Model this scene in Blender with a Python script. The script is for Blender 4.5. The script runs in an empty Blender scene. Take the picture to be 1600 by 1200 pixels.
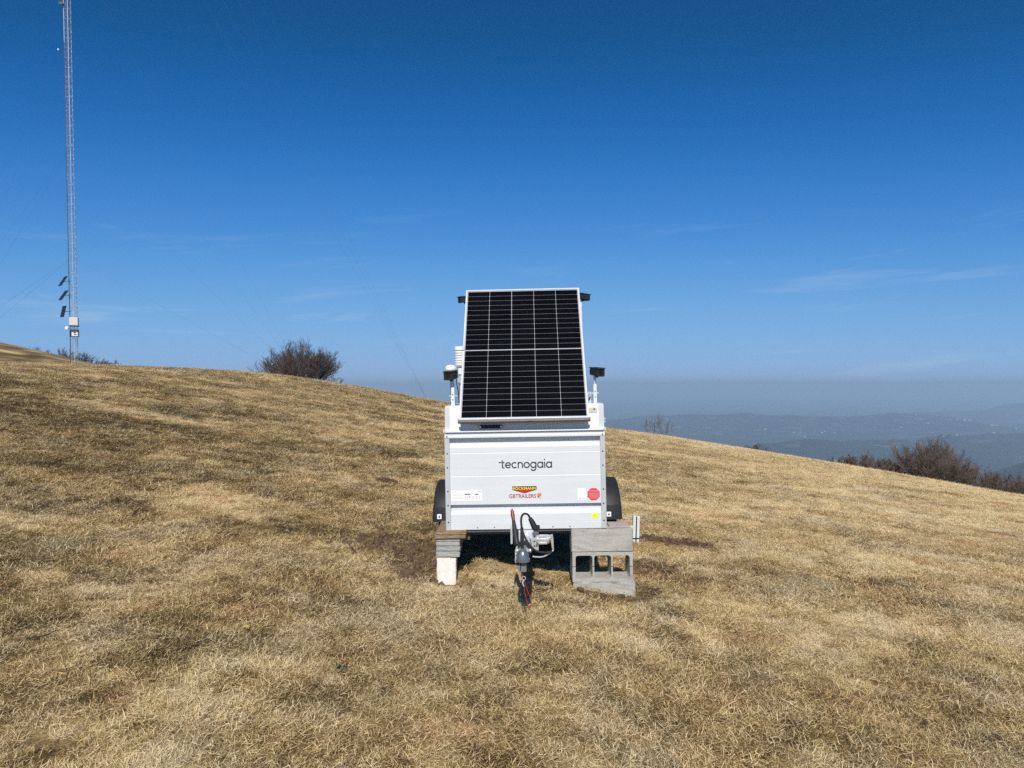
import bpy, bmesh, math, random
import numpy as np
from mathutils import Vector, Matrix, Euler
from mathutils.geometry import tessellate_polygon

R = math.radians
scene = bpy.context.scene
COL = scene.collection

# ------------------------------------------------------------------ camera
CZ = 1.71
cam_d = bpy.data.cameras.new('camera')
cam_d.sensor_width = 36.0
cam_d.lens = 26.0
cam_d.clip_start = 0.05
cam_d.clip_end = 300000.0
cam = bpy.data.objects.new('camera', cam_d)
COL.objects.link(cam)
cam.location = (0, 0, CZ)
cam.rotation_euler = (R(90.15), 0, 0)
scene.camera = cam

# ------------------------------------------------------------------ sky, sun, exposure
SUN_EL, SUN_AZ = 42.0, -3.0          # from behind the camera, a little to the left
world = bpy.data.worlds.new('World')
scene.world = world
world.use_nodes = True
wn, wl = world.node_tree.nodes, world.node_tree.links
wn.clear()
w_out = wn.new('ShaderNodeOutputWorld')
w_bg = wn.new('ShaderNodeBackground'); w_bg.inputs['Strength'].default_value = 0.10
w_sky = wn.new('ShaderNodeTexSky'); w_sky.sky_type = 'NISHITA'
w_sky.sun_disc = False
w_sky.sun_elevation = R(SUN_EL)
w_sky.sun_rotation = R(180 + SUN_AZ)
w_sky.altitude = 900
w_sky.air_density = 0.7
w_sky.dust_density = 0.0
w_sky.ozone_density = 6.0
# the phone camera's deep blue: one tone curve per channel over the whole sky
w_dn = wn.new('ShaderNodeVectorMath'); w_dn.operation = 'SCALE'; w_dn.inputs['Scale'].default_value = 0.1
wl.new(w_sky.outputs[0], w_dn.inputs[0])
w_cv = wn.new('ShaderNodeRGBCurve')
for ch, P_ in enumerate(([(0, 0), (.055, .001), (.082, .007), (.126, .042), (.254, .155), (.609, .30), (1, .45)],
                         [(0, 0), (.12, .075), (.165, .127), (.251, .23), (.474, .40), (.88, .50), (1, .53)],
                         [(0, 0), (.28, .26), (.365, .42), (.525, .63), (.84, .77), (1, .80)])):
    cvp = w_cv.mapping.curves[ch].points
    cvp[0].location = P_[0]; cvp[1].location = P_[-1]
    for q in P_[1:-1]: cvp.new(*q)
w_cv.mapping.update()
wl.new(w_dn.outputs[0], w_cv.inputs['Color'])
w_hsv = wn.new('ShaderNodeVectorMath'); w_hsv.operation = 'SCALE'; w_hsv.inputs['Scale'].default_value = 10.0
wl.new(w_cv.outputs[0], w_hsv.inputs[0])
# thin cirrus: noise over (azimuth, elevation)
w_tc = wn.new('ShaderNodeTexCoord')
w_sep = wn.new('ShaderNodeSeparateXYZ'); wl.new(w_tc.outputs['Generated'], w_sep.inputs[0])
def wmath(op, a, b=None, c=None):
    n = wn.new('ShaderNodeMath'); n.operation = op
    for k, v in enumerate((a, b, c)):
        if v is None: continue
        if isinstance(v, (int, float)): n.inputs[k].default_value = v
        else: wl.new(v, n.inputs[k])
    return n.outputs[0]
az = wmath('ARCTAN2', w_sep.outputs[0], w_sep.outputs[1])
el = wmath('ARCSINE', w_sep.outputs[2])
w_cmb = wn.new('ShaderNodeCombineXYZ')
wl.new(wmath('MULTIPLY', az, 3.2), w_cmb.inputs[0])
wl.new(wmath('ADD', wmath('MULTIPLY', el, 30.0), wmath('MULTIPLY', az, -1.6)), w_cmb.inputs[1])
w_no = wn.new('ShaderNodeTexNoise'); w_no.inputs['Scale'].default_value = 1.0
w_no.inputs['Detail'].default_value = 10; w_no.inputs['Roughness'].default_value = 0.62
w_no.inputs['Distortion'].default_value = 0.6
wl.new(w_cmb.outputs[0], w_no.inputs['Vector'])
w_rmp = wn.new('ShaderNodeMapRange'); w_rmp.inputs[1].default_value = 0.56; w_rmp.inputs[2].default_value = 0.86
w_rmp.inputs[3].default_value = 0.0; w_rmp.inputs[4].default_value = 0.55
wl.new(w_no.outputs[0], w_rmp.inputs[0])
w_el = wn.new('ShaderNodeMapRange'); w_el.inputs[1].default_value = 0.25; w_el.inputs[2].default_value = 0.09
wl.new(el, w_el.inputs[0])
w_fac = wmath('MULTIPLY', w_rmp.outputs[0], w_el.outputs[0])
w_mix = wn.new('ShaderNodeMixRGB'); w_mix.inputs[2].default_value = (5.6, 6.8, 8.4, 1)
wl.new(w_fac, w_mix.inputs[0]); wl.new(w_hsv.outputs[0], w_mix.inputs[1])
wl.new(w_mix.outputs[0], w_bg.inputs[0]); wl.new(w_bg.outputs[0], w_out.inputs[0])

sun_d = bpy.data.lights.new('sun', 'SUN')
sun_d.energy = 4.7; sun_d.angle = R(0.53); sun_d.color = (1.0, 0.95, 0.87)
sun = bpy.data.objects.new('sun', sun_d); COL.objects.link(sun)
sun.rotation_euler = (R(90 - SUN_EL), 0, R(SUN_AZ))
sun.location = (0, -20, 30)

vs = scene.view_settings
vs.view_transform = 'Standard'; vs.look = 'None'; vs.exposure = 0.0; vs.gamma = 1.0
vs.use_curve_mapping = False
cy = scene.cycles
cy.max_bounces = 4; cy.diffuse_bounces = 2; cy.glossy_bounces = 2; cy.transmission_bounces = 4
cy.volume_bounces = 2; cy.transparent_max_bounces = 8
cy.sample_clamp_indirect = 4.0
cy.use_denoising = False
cy.use_adaptive_sampling = False

# ------------------------------------------------------------------ helpers
def tag(o, label=None, cat=None, group=None, kind=None):
    if label: o['label'] = label
    if cat: o['category'] = cat
    if group: o['group'] = group
    if kind: o['kind'] = kind
    return o

def empty(name, loc=(0, 0, 0), rot=(0, 0, 0)):
    o = bpy.data.objects.new(name, None)
    o.empty_display_size = 0.1
    COL.objects.link(o)
    o.location = loc; o.rotation_euler = rot
    return o

class MB:
    def __init__(s): s.v = []; s.f = []
    def add(s, vs_, fs_):
        n = len(s.v); s.v += [tuple(v) for v in vs_]; s.f += [tuple(i + n for i in f) for f in fs_]; return s
    def box(s, x0, x1, y0, y1, z0, z1, M=None):
        vs_ = [(x, y, z) for z in (z0, z1) for y in (y0, y1) for x in (x0, x1)]
        if M is not None: vs_ = [M @ Vector(v) for v in vs_]
        return s.add(vs_, [(0, 2, 3, 1), (4, 5, 7, 6), (0, 1, 5, 4), (2, 6, 7, 3), (0, 4, 6, 2), (1, 3, 7, 5)])
    def tube(s, pts, rad, n=10, cap=True):
        pts = [Vector(p) for p in pts]
        if not isinstance(rad, (list, tuple)): rad = [rad] * len(pts)
        rings = []; up = None
        for i, p in enumerate(pts):
            t = (pts[min(i + 1, len(pts) - 1)] - pts[max(i - 1, 0)]).normalized()
            if up is None:
                up = t.orthogonal().normalized()
            else:
                up = (up - t * up.dot(t))
                up = up.normalized() if up.length > 1e-6 else t.orthogonal().normalized()
            b = t.cross(up)
            rings.append([p + (up * math.cos(2 * math.pi * k / n) + b * math.sin(2 * math.pi * k / n)) * rad[i] for k in range(n)])
        vs_ = [v for r in rings for v in r]; fs_ = []
        for i in range(len(pts) - 1):
            for k in range(n):
                a, b2 = i * n + k, i * n + (k + 1) % n
                fs_.append((a, b2, b2 + n, a + n))
        if cap and n > 2:
            fs_.append(tuple(range(n - 1, -1, -1))); fs_.append(tuple((len(pts) - 1) * n + k for k in range(n)))
        return s.add(vs_, fs_)
    def lathe(s, prof, axis='Z', at=(0, 0, 0), n=20, caps=True):
        at = Vector(at); vs_ = []; fs_ = []
        for r, h in prof:
            for k in range(n):
                a = 2 * math.pi * k / n; c, q = r * math.cos(a), r * math.sin(a)
                vs_.append(at + (Vector((c, q, h)) if axis == 'Z' else Vector((h, c, q)) if axis == 'X' else Vector((q, h, c))))
        for i in range(len(prof) - 1):
            for k in range(n):
                a, b = i * n + k, i * n + (k + 1) % n
                fs_.append((a, b, b + n, a + n))
        if caps:
            fs_.append(tuple(range(n - 1, -1, -1))); fs_.append(tuple((len(prof) - 1) * n + k for k in range(n)))
        return s.add(vs_, fs_)
    def extrude_x(s, prof, x0, x1):
        """closed profile of (y, z), run along x"""
        n = len(prof)
        vs_ = [(x0, y, z) for y, z in prof] + [(x1, y, z) for y, z in prof]
        fs_ = [(k, (k + 1) % n, (k + 1) % n + n, k + n) for k in range(n)]
        fs_ += [tuple(range(n - 1, -1, -1)), tuple(range(n, 2 * n))]
        return s.add(vs_, fs_)
    def plate_xz(s, pts, y, th=0.0008):
        """flat polygon in x, z facing -y at y, with a little thickness"""
        n = len(pts)
        vs_ = [(a, y, b) for a, b in pts] + [(a, y + th, b) for a, b in pts]
        fs_ = [tuple(range(n)), tuple(range(2 * n - 1, n - 1, -1))] + [(k, k + n, (k + 1) % n + n, (k + 1) % n) for k in range(n)]
        return s.add(vs_, fs_)
    def holed_xz(s, outer, holes, y0, y1):
        """plate with holes in the x, z plane, extruded from y0 to y1"""
        loops = [outer] + holes
        flat = [p for l in loops for p in l]
        tris = tessellate_polygon([[Vector((a, b, 0)) for a, b in l] for l in loops])
        n = len(flat)
        vs_ = [(a, y0, b) for a, b in flat] + [(a, y1, b) for a, b in flat]
        fs_ = [tuple(t) for t in tris] + [tuple(i + n for i in reversed(t)) for t in tris]
        o = 0
        for l in loops:
            m = len(l)
            for k in range(m):
                a, b = o + k, o + (k + 1) % m
                fs_.append((a, b, b + n, a + n))
            o += m
        return s.add(vs_, fs_)
    def mesh(s, name):
        me = bpy.data.meshes.new(name); me.from_pydata(s.v, [], s.f); me.update(); return me
    def build(s, name, mat, parent=None, smooth=False, bevel=0.0, seg=1, loc=None, rot=None, recalc=True):
        me = s.mesh(name)
        if recalc or bevel:
            bm = bmesh.new(); bm.from_mesh(me)
            bmesh.ops.recalc_face_normals(bm, faces=bm.faces)
            if bevel:
                es = [e for e in bm.edges if len(e.link_faces) == 2 and e.calc_face_angle(0) > 0.5]
                bmesh.ops.bevel(bm, geom=es, offset=bevel, segments=seg, affect='EDGES', clamp_overlap=True)
            bm.to_mesh(me); bm.free()
        me.materials.append(mat)
        if smooth:
            me.polygons.foreach_set('use_smooth', [True] * len(me.polygons))
            me.set_sharp_from_angle(angle=R(40))
        o = bpy.data.objects.new(name, me); COL.objects.link(o)
        if parent is not None: o.parent = parent
        if loc is not None: o.location = loc
        if rot is not None: o.rotation_euler = rot
        return o

def put(name, me, parent, loc=(0, 0, 0), rot=(0, 0, 0), scale=None):
    o = bpy.data.objects.new(name, me); COL.objects.link(o); o.parent = parent
    o.location = loc; o.rotation_euler = rot
    if scale: o.scale = scale
    return o

def pbr(name, col, rough=0.6, metal=0.0, var=0.12, scale=12.0, bump=0.0, bscale=None, spec=0.5, second=None, rvar=0.1, coord='Object', big=None, stretch=None):
    m = bpy.data.materials.new(name); m.use_nodes = True
    nt = m.node_tree; n, l = nt.nodes, nt.links
    b = n['Principled BSDF']
    b.inputs['Roughness'].default_value = rough; b.inputs['Metallic'].default_value = metal
    b.inputs['Specular IOR Level'].default_value = spec
    tc = n.new('ShaderNodeTexCoord')
    no = n.new('ShaderNodeTexNoise'); no.inputs['Scale'].default_value = scale
    no.inputs['Detail'].default_value = 6; no.inputs['Roughness'].default_value = 0.6
    l.new(tc.outputs[coord], no.inputs['Vector'])
    mr = n.new('ShaderNodeMapRange'); mr.inputs[1].default_value = 0.3; mr.inputs[2].default_value = 0.7
    l.new(no.outputs[0], mr.inputs[0])
    mx = n.new('ShaderNodeMixRGB')
    c2 = second if second else tuple(c * (1 + var) for c in col)
    c1 = col if second else tuple(c * (1 - var) for c in col)
    mx.inputs[1].default_value = (*c1, 1); mx.inputs[2].default_value = (*c2, 1)
    l.new(mr.outputs[0], mx.inputs[0]); col_out = mx.outputs[0]
    if stretch:
        mpg = n.new('ShaderNodeMapping'); mpg.inputs['Scale'].default_value = stretch
        l.new(tc.outputs[coord], mpg.inputs['Vector']); l.new(mpg.outputs[0], no.inputs['Vector'])
    if big:      # stains and weathering with a shape of their own
        sc_b, amt, tint = big
        n2 = n.new('ShaderNodeTexNoise'); n2.inputs['Scale'].default_value = sc_b; n2.inputs['Detail'].default_value = 7; n2.inputs['Roughness'].default_value = 0.65
        l.new(tc.outputs[coord], n2.inputs['Vector'])
        m2 = n.new('ShaderNodeMapRange'); m2.inputs[1].default_value = 0.48; m2.inputs[2].default_value = 0.72; m2.inputs[4].default_value = amt
        l.new(n2.outputs[0], m2.inputs[0])
        x2 = n.new('ShaderNodeMixRGB'); x2.blend_type = 'MULTIPLY'; x2.inputs[2].default_value = (*tint, 1)
        l.new(m2.outputs[0], x2.inputs[0]); l.new(col_out, x2.inputs[1]); col_out = x2.outputs[0]
    l.new(col_out, b.inputs['Base Color'])
    if rvar:
        rr = n.new('ShaderNodeMapRange'); rr.inputs[3].default_value = max(0.02, rough - rvar); rr.inputs[4].default_value = min(1, rough + rvar)
        l.new(no.outputs[0], rr.inputs[0]); l.new(rr.outputs[0], b.inputs['Roughness'])
    if bump:
        nb = n.new('ShaderNodeTexNoise'); nb.inputs['Scale'].default_value = bscale or scale * 4
        nb.inputs['Detail'].default_value = 5
        l.new(tc.outputs[coord], nb.inputs['Vector'])
        bp = n.new('ShaderNodeBump'); bp.inputs['Strength'].default_value = bump; bp.inputs['Distance'].default_value = 0.01
        l.new(nb.outputs[0], bp.inputs['Height']); l.new(bp.outputs[0], b.inputs['Normal'])
    return m

M = dict(
    aluwhite=pbr('painted_aluminium', (0.665, 0.69, 0.695), 0.36, 0.0, 0.04, 2.0, spec=0.5, stretch=(.5, 1, 9), big=(2.2, .16, (.80, .76, .68))),
    alugrey=pbr('anodised_aluminium', (0.60, 0.62, 0.62), 0.35, 0.25, 0.04, 5.0),
    lid=pbr('white_lid_plastic', (0.79, 0.80, 0.79), 0.30, 0.0, 0.02, 3.0),
    galv=pbr('galvanised_steel', (0.66, 0.68, 0.69), 0.38, 0.4, 0.18, 30.0, bump=0.05),
    zinc=pbr('bright_zinc', (0.76, 0.77, 0.77), 0.25, 0.55, 0.12, 40.0),
    darksteel=pbr('cast_steel', (0.24, 0.26, 0.27), 0.30, 0.6, 0.15, 30.0),
    greysteel=pbr('shade_darkened_steel', (0.11, 0.11, 0.11), 0.5, 0.2, 0.15, 25.0),  # chassis tone darkened in the colour to deepen the shade under the trailer
    blackplastic=pbr('black_plastic', (0.016, 0.017, 0.018), 0.58, 0.0, 0.2, 20.0, bump=0.05, bscale=200),
    rubber=pbr('rubber', (0.022, 0.021, 0.020), 0.75, 0.0, 0.25, 30.0, bump=0.2),
    redgrip=pbr('red_plastic', (0.26, 0.022, 0.018), 0.4, 0.0, 0.2, 30.0),
    redcable=pbr('red_coated_cable', (0.45, 0.035, 0.03), 0.4, 0.0, 0.1, 30.0),
    lockgrey=pbr('lock_grey_paint', (0.20, 0.21, 0.21), 0.5, 0.2, 0.1, 25.0),
    bolt=pbr('bolt_steel', (0.10, 0.10, 0.10), 0.4, 0.7, 0.1, 60.0),
    wood=pbr('old_plank', (0.36, 0.26, 0.15), 0.85, 0, 0.3, 9.0, bump=0.4, bscale=40, second=(0.20, 0.14, 0.08)),
    concrete=pbr('concrete_block', (0.40, 0.385, 0.34), 0.92, 0, 0.2, 60.0, bump=0.7, bscale=180, second=(0.52, 0.50, 0.45), rvar=0, big=(7.0, .75, (.66, .62, .56))),
    paver=pbr('grey_slab_concrete', (0.33, 0.33, 0.31), 0.92, 0, 0.2, 50.0, bump=0.6, bscale=150, second=(0.44, 0.44, 0.41), rvar=0, big=(6.0, .7, (.7, .66, .60))),
    stone=pbr('pale_limestone', (0.88, 0.85, 0.80), 0.85, 0, 0.2, 7.0, bump=0.35, bscale=70, second=(0.82, 0.76, 0.67), rvar=0, big=(9.0, .5, (.80, .66, .50))),
    cell=pbr('solar_cell', (0.003, 0.003, 0.004), 0.25, 0.0, 0.3, 40.0, spec=0.12, rvar=0.02),
    backsheet=pbr('panel_backsheet', (0.36, 0.37, 0.38), 0.3, 0.0, 0.03, 20.0),
    frame=pbr('panel_frame', (0.72, 0.73, 0.73), 0.35, 0.25, 0.04, 10.0),
    rail=pbr('mounting_rail', (0.15, 0.135, 0.12), 0.5, 0.3, 0.08, 15.0),
    whiteplastic=pbr('white_plastic', (0.80, 0.80, 0.78), 0.4, 0.0, 0.03, 20.0),
    print_dark=pbr('dark_print', (0.035, 0.045, 0.055), 0.5, 0.0, 0.05, 20.0),
    print_black=pbr('black_print', (0.012, 0.010, 0.008), 0.5, 0.0, 0.05, 20.0),
    print_yellow=pbr('yellow_print', (0.85, 0.68, 0.03), 0.45, 0.0, 0.05, 20.0),
    sticker_yellow=pbr('yellow_sticker', (0.88, 0.82, 0.02), 0.45, 0.0, 0.05, 20.0),
    print_red=pbr('red_print', (0.62, 0.015, 0.025), 0.45, 0.0, 0.05, 20.0),
    letter_red=pbr('dark_red_print', (0.36, 0.022, 0.04), 0.45, 0.0, 0.05, 20.0),
    octagon=pbr('red_sticker', (0.66, 0.05, 0.06), 0.45, 0.0, 0.05, 20.0),
    pink=pbr('pale_red_print', (0.75, 0.40, 0.37), 0.5, 0.0, 0.05, 20.0),
    sticker=pbr('white_sticker', (0.86, 0.87, 0.87), 0.4, 0.0, 0.02, 20.0),
    print_grey=pbr('grey_print', (0.50, 0.52, 0.54), 0.5, 0.0, 0.05, 20.0),
    print_blue=pbr('blue_print', (0.10, 0.16, 0.40), 0.5, 0.0, 0.05, 20.0),
    orange=pbr('orange_print', (0.70, 0.22, 0.12), 0.5, 0.0, 0.3, 400.0),
    bark=pbr('grey_brown_bark', (0.085, 0.072, 0.064), 0.9, 0, 0.3, 3.0, second=(0.13, 0.11, 0.095), rvar=0),
    twig=pbr('brown_twigs', (0.095, 0.072, 0.060), 0.9, 0, 0.3, 2.0, second=(0.150, 0.115, 0.094), rvar=0),
    mast=pbr('mast_galvanised', (0.60, 0.62, 0.63), 0.45, 0.5, 0.15, 2.0),
    mastdark=pbr('mast_dark_cable', (0.05, 0.05, 0.055), 0.6, 0.0, 0.15, 2.0),
    wire=pbr('steel_wire', (0.05, 0.055, 0.06), 0.8, 0.0, 0.1, 1.0),
    pvsmall=pbr('small_solar_module', (0.015, 0.018, 0.028), 0.3, 0.0, 0.15, 8.0),
    cabinet=pbr('cabinet_paint', (0.66, 0.65, 0.62), 0.5, 0.0, 0.06, 3.0),
    house=pbr('house_plaster', (0.48, 0.46, 0.43), 0.8, 0.0, 0.1, 0.02),
    soilclod=pbr('soil_clod', (0.112, 0.066, 0.037), 0.95, 0, 0.4, 25.0, bump=0.8, bscale=70),
    stick=pbr('dark_stick', (0.035, 0.024, 0.018), 0.9, 0, 0.3, 30.0),
    weed=pbr('green_weed', (0.035, 0.07, 0.022), 0.8, 0, 0.4, 40.0),
    leaf=pbr('yellow_leaf', (0.55, 0.50, 0.05), 0.7, 0, 0.1, 40.0),
    glass=pbr('lens_glass', (0.01, 0.01, 0.012), 0.08, 0, 0.1, 20.0),
    whitecover=pbr('zinc_cover', (0.74, 0.78, 0.77), 0.4, 0.1, 0.05, 20.0),
)

# ------------------------------------------------------------------ noise and terrain heights
_rng = np.random.default_rng(7)
_tab = _rng.random((256, 256))
def vnoise(x, y):
    xi = np.floor(x).astype(int); yi = np.floor(y).astype(int)
    fx, fy = x - xi, y - yi
    fx = fx * fx * (3 - 2 * fx); fy = fy * fy * (3 - 2 * fy)
    a = _tab[xi & 255, yi & 255]; b = _tab[(xi + 1) & 255, yi & 255]
    c = _tab[xi & 255, (yi + 1) & 255]; d = _tab[(xi + 1) & 255, (yi + 1) & 255]
    return (a * (1 - fx) + b * fx) * (1 - fy) + (c * (1 - fx) + d * fx) * fy
def fbm(x, y, o=4, g=0.5):
    s = 0; a = 1; t = 0
    for k in range(o):
        s = s + a * vnoise(x * 2 ** k + 17.3 * k, y * 2 ** k - 9.1 * k); t += a; a *= g
    return s / t

SK = np.array([-60, -48, -40, -34, -29, -25, -21, -17, -13, -9, -5, -2, 0, 2, 5, 9, 13, 17, 21, 25, 30, 36, 45.])
SV = np.array([3.268, 3.035, 2.88, 2.764, 2.667, 2.59, 2.512, 2.436, 2.295, 1.673, 0.898, 0.342, 0, -0.326, -0.774, -1.322, -1.916, -2.666, -3.448, -4.227, -5.202, -6.371, -8.124])
SM = np.gradient(SV, SK)
def slope_x(x):
    xc = np.clip(x, SK[0], SK[-1]); i = np.clip(np.searchsorted(SK, xc) - 1, 0, len(SK) - 2)
    h = SK[i + 1] - SK[i]; t = (xc - SK[i]) / h
    z = (2*t**3 - 3*t**2 + 1) * SV[i] + (t**3 - 2*t**2 + t) * h * SM[i] + (-2*t**3 + 3*t**2) * SV[i+1] + (t**3 - t**2) * h * SM[i+1]
    return z - 0.195 * np.clip(x - SK[-1], 0, None)
# spots of turned soil and small mounds: x, y, rx, ry, height, bareness
SPOTS = [(-0.24, 6.34, .17, .13, .09, .45), (-0.13, 6.55, .2, .15, .06, .3), (0.55, 5.93, .10, .05, .05, .2), (0.80, 5.92, .20, .07, .012, 1.0),
         (-0.54, 5.96, .20, .16, -.085, .75), (-0.75, 6.35, .26, .26, .0, .9), (-1.05, 6.9, .45, .38, .02, .75), (-0.62, 5.92, .22, .10, .01, .8),
         (1.75, 8.15, .50, .16, .06, 1.0), (1.30, 7.0, .24, .22, .04, .85), (1.12, 6.2, .12, .18, .02, .8), (1.22, 8.9, .12, .10, .05, .9),
         (2.30, 4.62, .055, .035, -.05, 1.0), (-1.72, 10.1, .14, .09, .05, .9), (-0.95, 6.05, .08, .05, -.02, .9), (1.45, 6.75, .3, .14, .0, .5),
         (0.1, 7.3, .8, .8, -.02, .35), (-0.9, 7.7, .15, .3, .03, .6)]
def meadow_z(x, y, rough=True):
    x = np.asarray(x, float); y = np.asarray(y, float)
    w = 0.42 + 0.58 * (1 - np.exp(-np.clip(y - 2, 0, None) / 14.0))
    z = -1.825 + slope_x(x) * w + 0.0385 * y - 0.00082 * y * y
    z = z + 16.0 * np.exp(-((x + 110) / 57.8) ** 2 - ((y - 122) / 32) ** 2)
    z = z + CZ
    if rough:
        near = np.clip(1 - (np.hypot(x, y) - 30) / 60, 0.25, 1)
        z = z + 0.05 * (fbm(x / 2.3 + 40, y / 2.3 + 11, 3) - 0.5) * 1.2 + 0.035 * near * (fbm(x / 0.35, y / 0.35, 3) - 0.5)
        z = z + 0.22 * (fbm(x / 9.0 + 3, y / 9.0 + 5, 2) - 0.5) * np.clip((np.hypot(x, y) - 14) / 25, 0, 1)
        for sx, sy, rx, ry, h, b in SPOTS:
            if h: z = z + h * np.exp(-((x - sx) / rx) ** 2 - ((y - sy) / ry) ** 2)
    return z
def gz(x, y):
    return float(meadow_z(np.array([x]), np.array([y]))[0])
def soil_mask(x, y):
    s = np.zeros_like(x)
    wob = 0.35 + 1.5 * fbm(x / 0.11 + 5, y / 0.11 + 9, 4, 0.65)
    for sx, sy, rx, ry, h, b in SPOTS:
        q = ((x - sx) / rx) ** 2 + ((y - sy) / ry) ** 2
        s = np.maximum(s, b * np.clip(1.7 - q * wob, 0, 1))
    return s
def tone_map(x, y):
    """how pale (1) or dark (0) the turf is"""
    a = fbm(x / 2.6 + 31, y / 3.2 + 7, 4, 0.55)
    b = fbm(x / 0.5 + 3, y / 0.6 + 70, 3)
    c = fbm(x / 9 + 60, y / 7 + 33, 3)
    d = fbm(x / 0.17 + 8, y / 0.21 + 27, 3, 0.6)
    e = fbm(x / 3.4 + 5, y / 0.55 + 44, 4, 0.6)
    t = 0.56 + 0.38 * (a - 0.5) + 0.55 * (b - 0.5) + 0.25 * (c - 0.5) + 0.75 * (d - 0.5) + 0.55 * (e - 0.5)
    t = t + 0.31 * np.clip((x - 0.15 * y + 1) / 6, -0.25, 1) * np.clip(y / 12, 0, 1)     # paler towards the right flank
    pale = np.clip((fbm(x / 1.5 + 91, y / 0.9 + 13, 5, 0.72) - 0.585) / 0.06, 0, 1)
    return np.clip(t + 0.42 * pale, 0.0, 1.2), pale

# ------------------------------------------------------------------ turf materials
def turf_material(name, blade):
    m = bpy.data.materials.new(name); m.use_nodes = True
    nt = m.node_tree; n, l = nt.nodes, nt.links
    b = n['Principled BSDF']; b.inputs['Roughness'].default_value = 0.75; b.inputs['Specular IOR Level'].default_value = 0.25
    at = n.new('ShaderNodeAttribute'); at.attribute_name = 'tone'; at.attribute_type = 'INSTANCER' if blade else 'GEOMETRY'
    geo = n.new('ShaderNodeNewGeometry')
    no = n.new('ShaderNodeTexNoise'); no.inputs['Scale'].default_value = 9.0; no.inputs['Detail'].default_value = 8 if not blade else 3
    no.inputs['Roughness'].default_value = 0.75
    l.new(geo.outputs['Position'], no.inputs['Vector'])
    def mth(op, a, c):
        q = n.new('ShaderNodeMath'); q.operation = op
        for k, v in enumerate((a, c)):
            if isinstance(v, (int, float)): q.inputs[k].default_value = v
            else: l.new(v, q.inputs[k])
        return q.outputs[0]
    if blade:
        bv = n.new('ShaderNodeAttribute'); bv.attribute_name = 'bv'
        oi = n.new('ShaderNodeObjectInfo')
        t = mth('ADD', at.outputs['Fac'], mth('MULTIPLY', mth('SUBTRACT', bv.outputs['Fac'], 0.46), 1.2))
        t = mth('ADD', t, mth('MULTIPLY', mth('SUBTRACT', oi.outputs['Random'], 0.5), 0.30))
        t = mth('ADD', t, mth('MULTIPLY', mth('SUBTRACT', no.outputs[0], 0.5), 0.3))
    else:
        nf = n.new('ShaderNodeTexNoise'); nf.inputs['Scale'].default_value = 60.0; nf.inputs['Detail'].default_value = 4; nf.inputs['Roughness'].default_value = 0.7
        l.new(geo.outputs['Position'], nf.inputs['Vector'])
        t = mth('ADD', mth('SUBTRACT', at.outputs['Fac'], 0.20), mth('ADD', mth('MULTIPLY', mth('SUBTRACT', no.outputs[0], 0.5), 1.2), mth('MULTIPLY', mth('SUBTRACT', nf.outputs[0], 0.5), 1.3)))  # ground tone lowered: shadows between the tufts are painted into the colour
    rp = n.new('ShaderNodeValToRGB'); r = rp.color_ramp
    stops = [(0.0, (0.062, 0.045, 0.020)), (0.25, (0.180, 0.128, 0.056)), (0.5, (0.410, 0.305, 0.150)), (0.75, (0.620, 0.490, 0.275)), (1.0, (0.830, 0.720, 0.500))]
    r.elements[0].position, r.elements[0].color = stops[0][0], (*stops[0][1], 1)
    r.elements[1].position, r.elements[1].color = stops[-1][0], (*stops[-1][1], 1)
    for p, c in stops[1:-1]:
        e = r.elements.new(p); e.color = (*c, 1)
    l.new(t, rp.inputs[0])
    # greenish patches
    ng_ = n.new('ShaderNodeTexNoise'); ng_.inputs['Scale'].default_value = 0.9; ng_.inputs['Detail'].default_value = 5
    l.new(geo.outputs['Position'], ng_.inputs['Vector'])
    mg = n.new('ShaderNodeMapRange'); mg.inputs[1].default_value = 0.50; mg.inputs[2].default_value = 0.68; mg.inputs[4].default_value = 0.30
    l.new(ng_.outputs[0], mg.inputs[0])
    mx = n.new('ShaderNodeMixRGB'); mx.blend_type = 'MULTIPLY'; mx.inputs[2].default_value = (0.74, 0.84, 0.72, 1)
    l.new(mg.outputs[0], mx.inputs[0]); l.new(rp.outputs[0], mx.inputs[1])
    nh = n.new('ShaderNodeTexNoise'); nh.inputs['Scale'].default_value = 1.5; nh.inputs['Detail'].default_value = 6; nh.inputs['Roughness'].default_value = 0.65
    mph = n.new('ShaderNodeMapping'); mph.inputs['Location'].default_value = (31, 17, 5); mph.inputs['Scale'].default_value = (1, .8, 1)
    l.new(geo.outputs['Position'], mph.inputs['Vector']); l.new(mph.outputs[0], nh.inputs['Vector'])
    rh = n.new('ShaderNodeValToRGB'); q = rh.color_ramp
    q.elements[0].position, q.elements[0].color = 0.34, (0.90, 0.87, 0.82, 1)
    q.elements[1].position, q.elements[1].color = 0.66, (1.00, 0.80, 0.64, 1)
    for p, c in ((0.45, (1.0, 0.925, 0.82)), (0.54, (1.0, 0.905, 0.71)), (0.60, (1.0, 0.875, 0.74))):
        e = q.elements.new(p); e.color = (*c, 1)
    l.new(nh.outputs[0], rh.inputs[0])
    mh = n.new('ShaderNodeMixRGB'); mh.blend_type = 'MULTIPLY'; mh.inputs[0].default_value = 1.0
    l.new(mx.outputs[0], mh.inputs[1]); l.new(rh.outputs[0], mh.inputs[2])
    out = mh.outputs[0]
    so = n.new('ShaderNodeAttribute'); so.attribute_name = 'soil'; so.attribute_type = 'INSTANCER' if blade else 'GEOMETRY'
    ms = n.new('ShaderNodeMixRGB'); ms.inputs[2].default_value = (0.108, 0.060, 0.031, 1)
    l.new(mth('MULTIPLY', so.outputs['Fac'], 0.50 if blade else 0.90), ms.inputs[0]); l.new(out, ms.inputs[1])
    l.new(ms.outputs[0], b.inputs['Base Color'])
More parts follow.
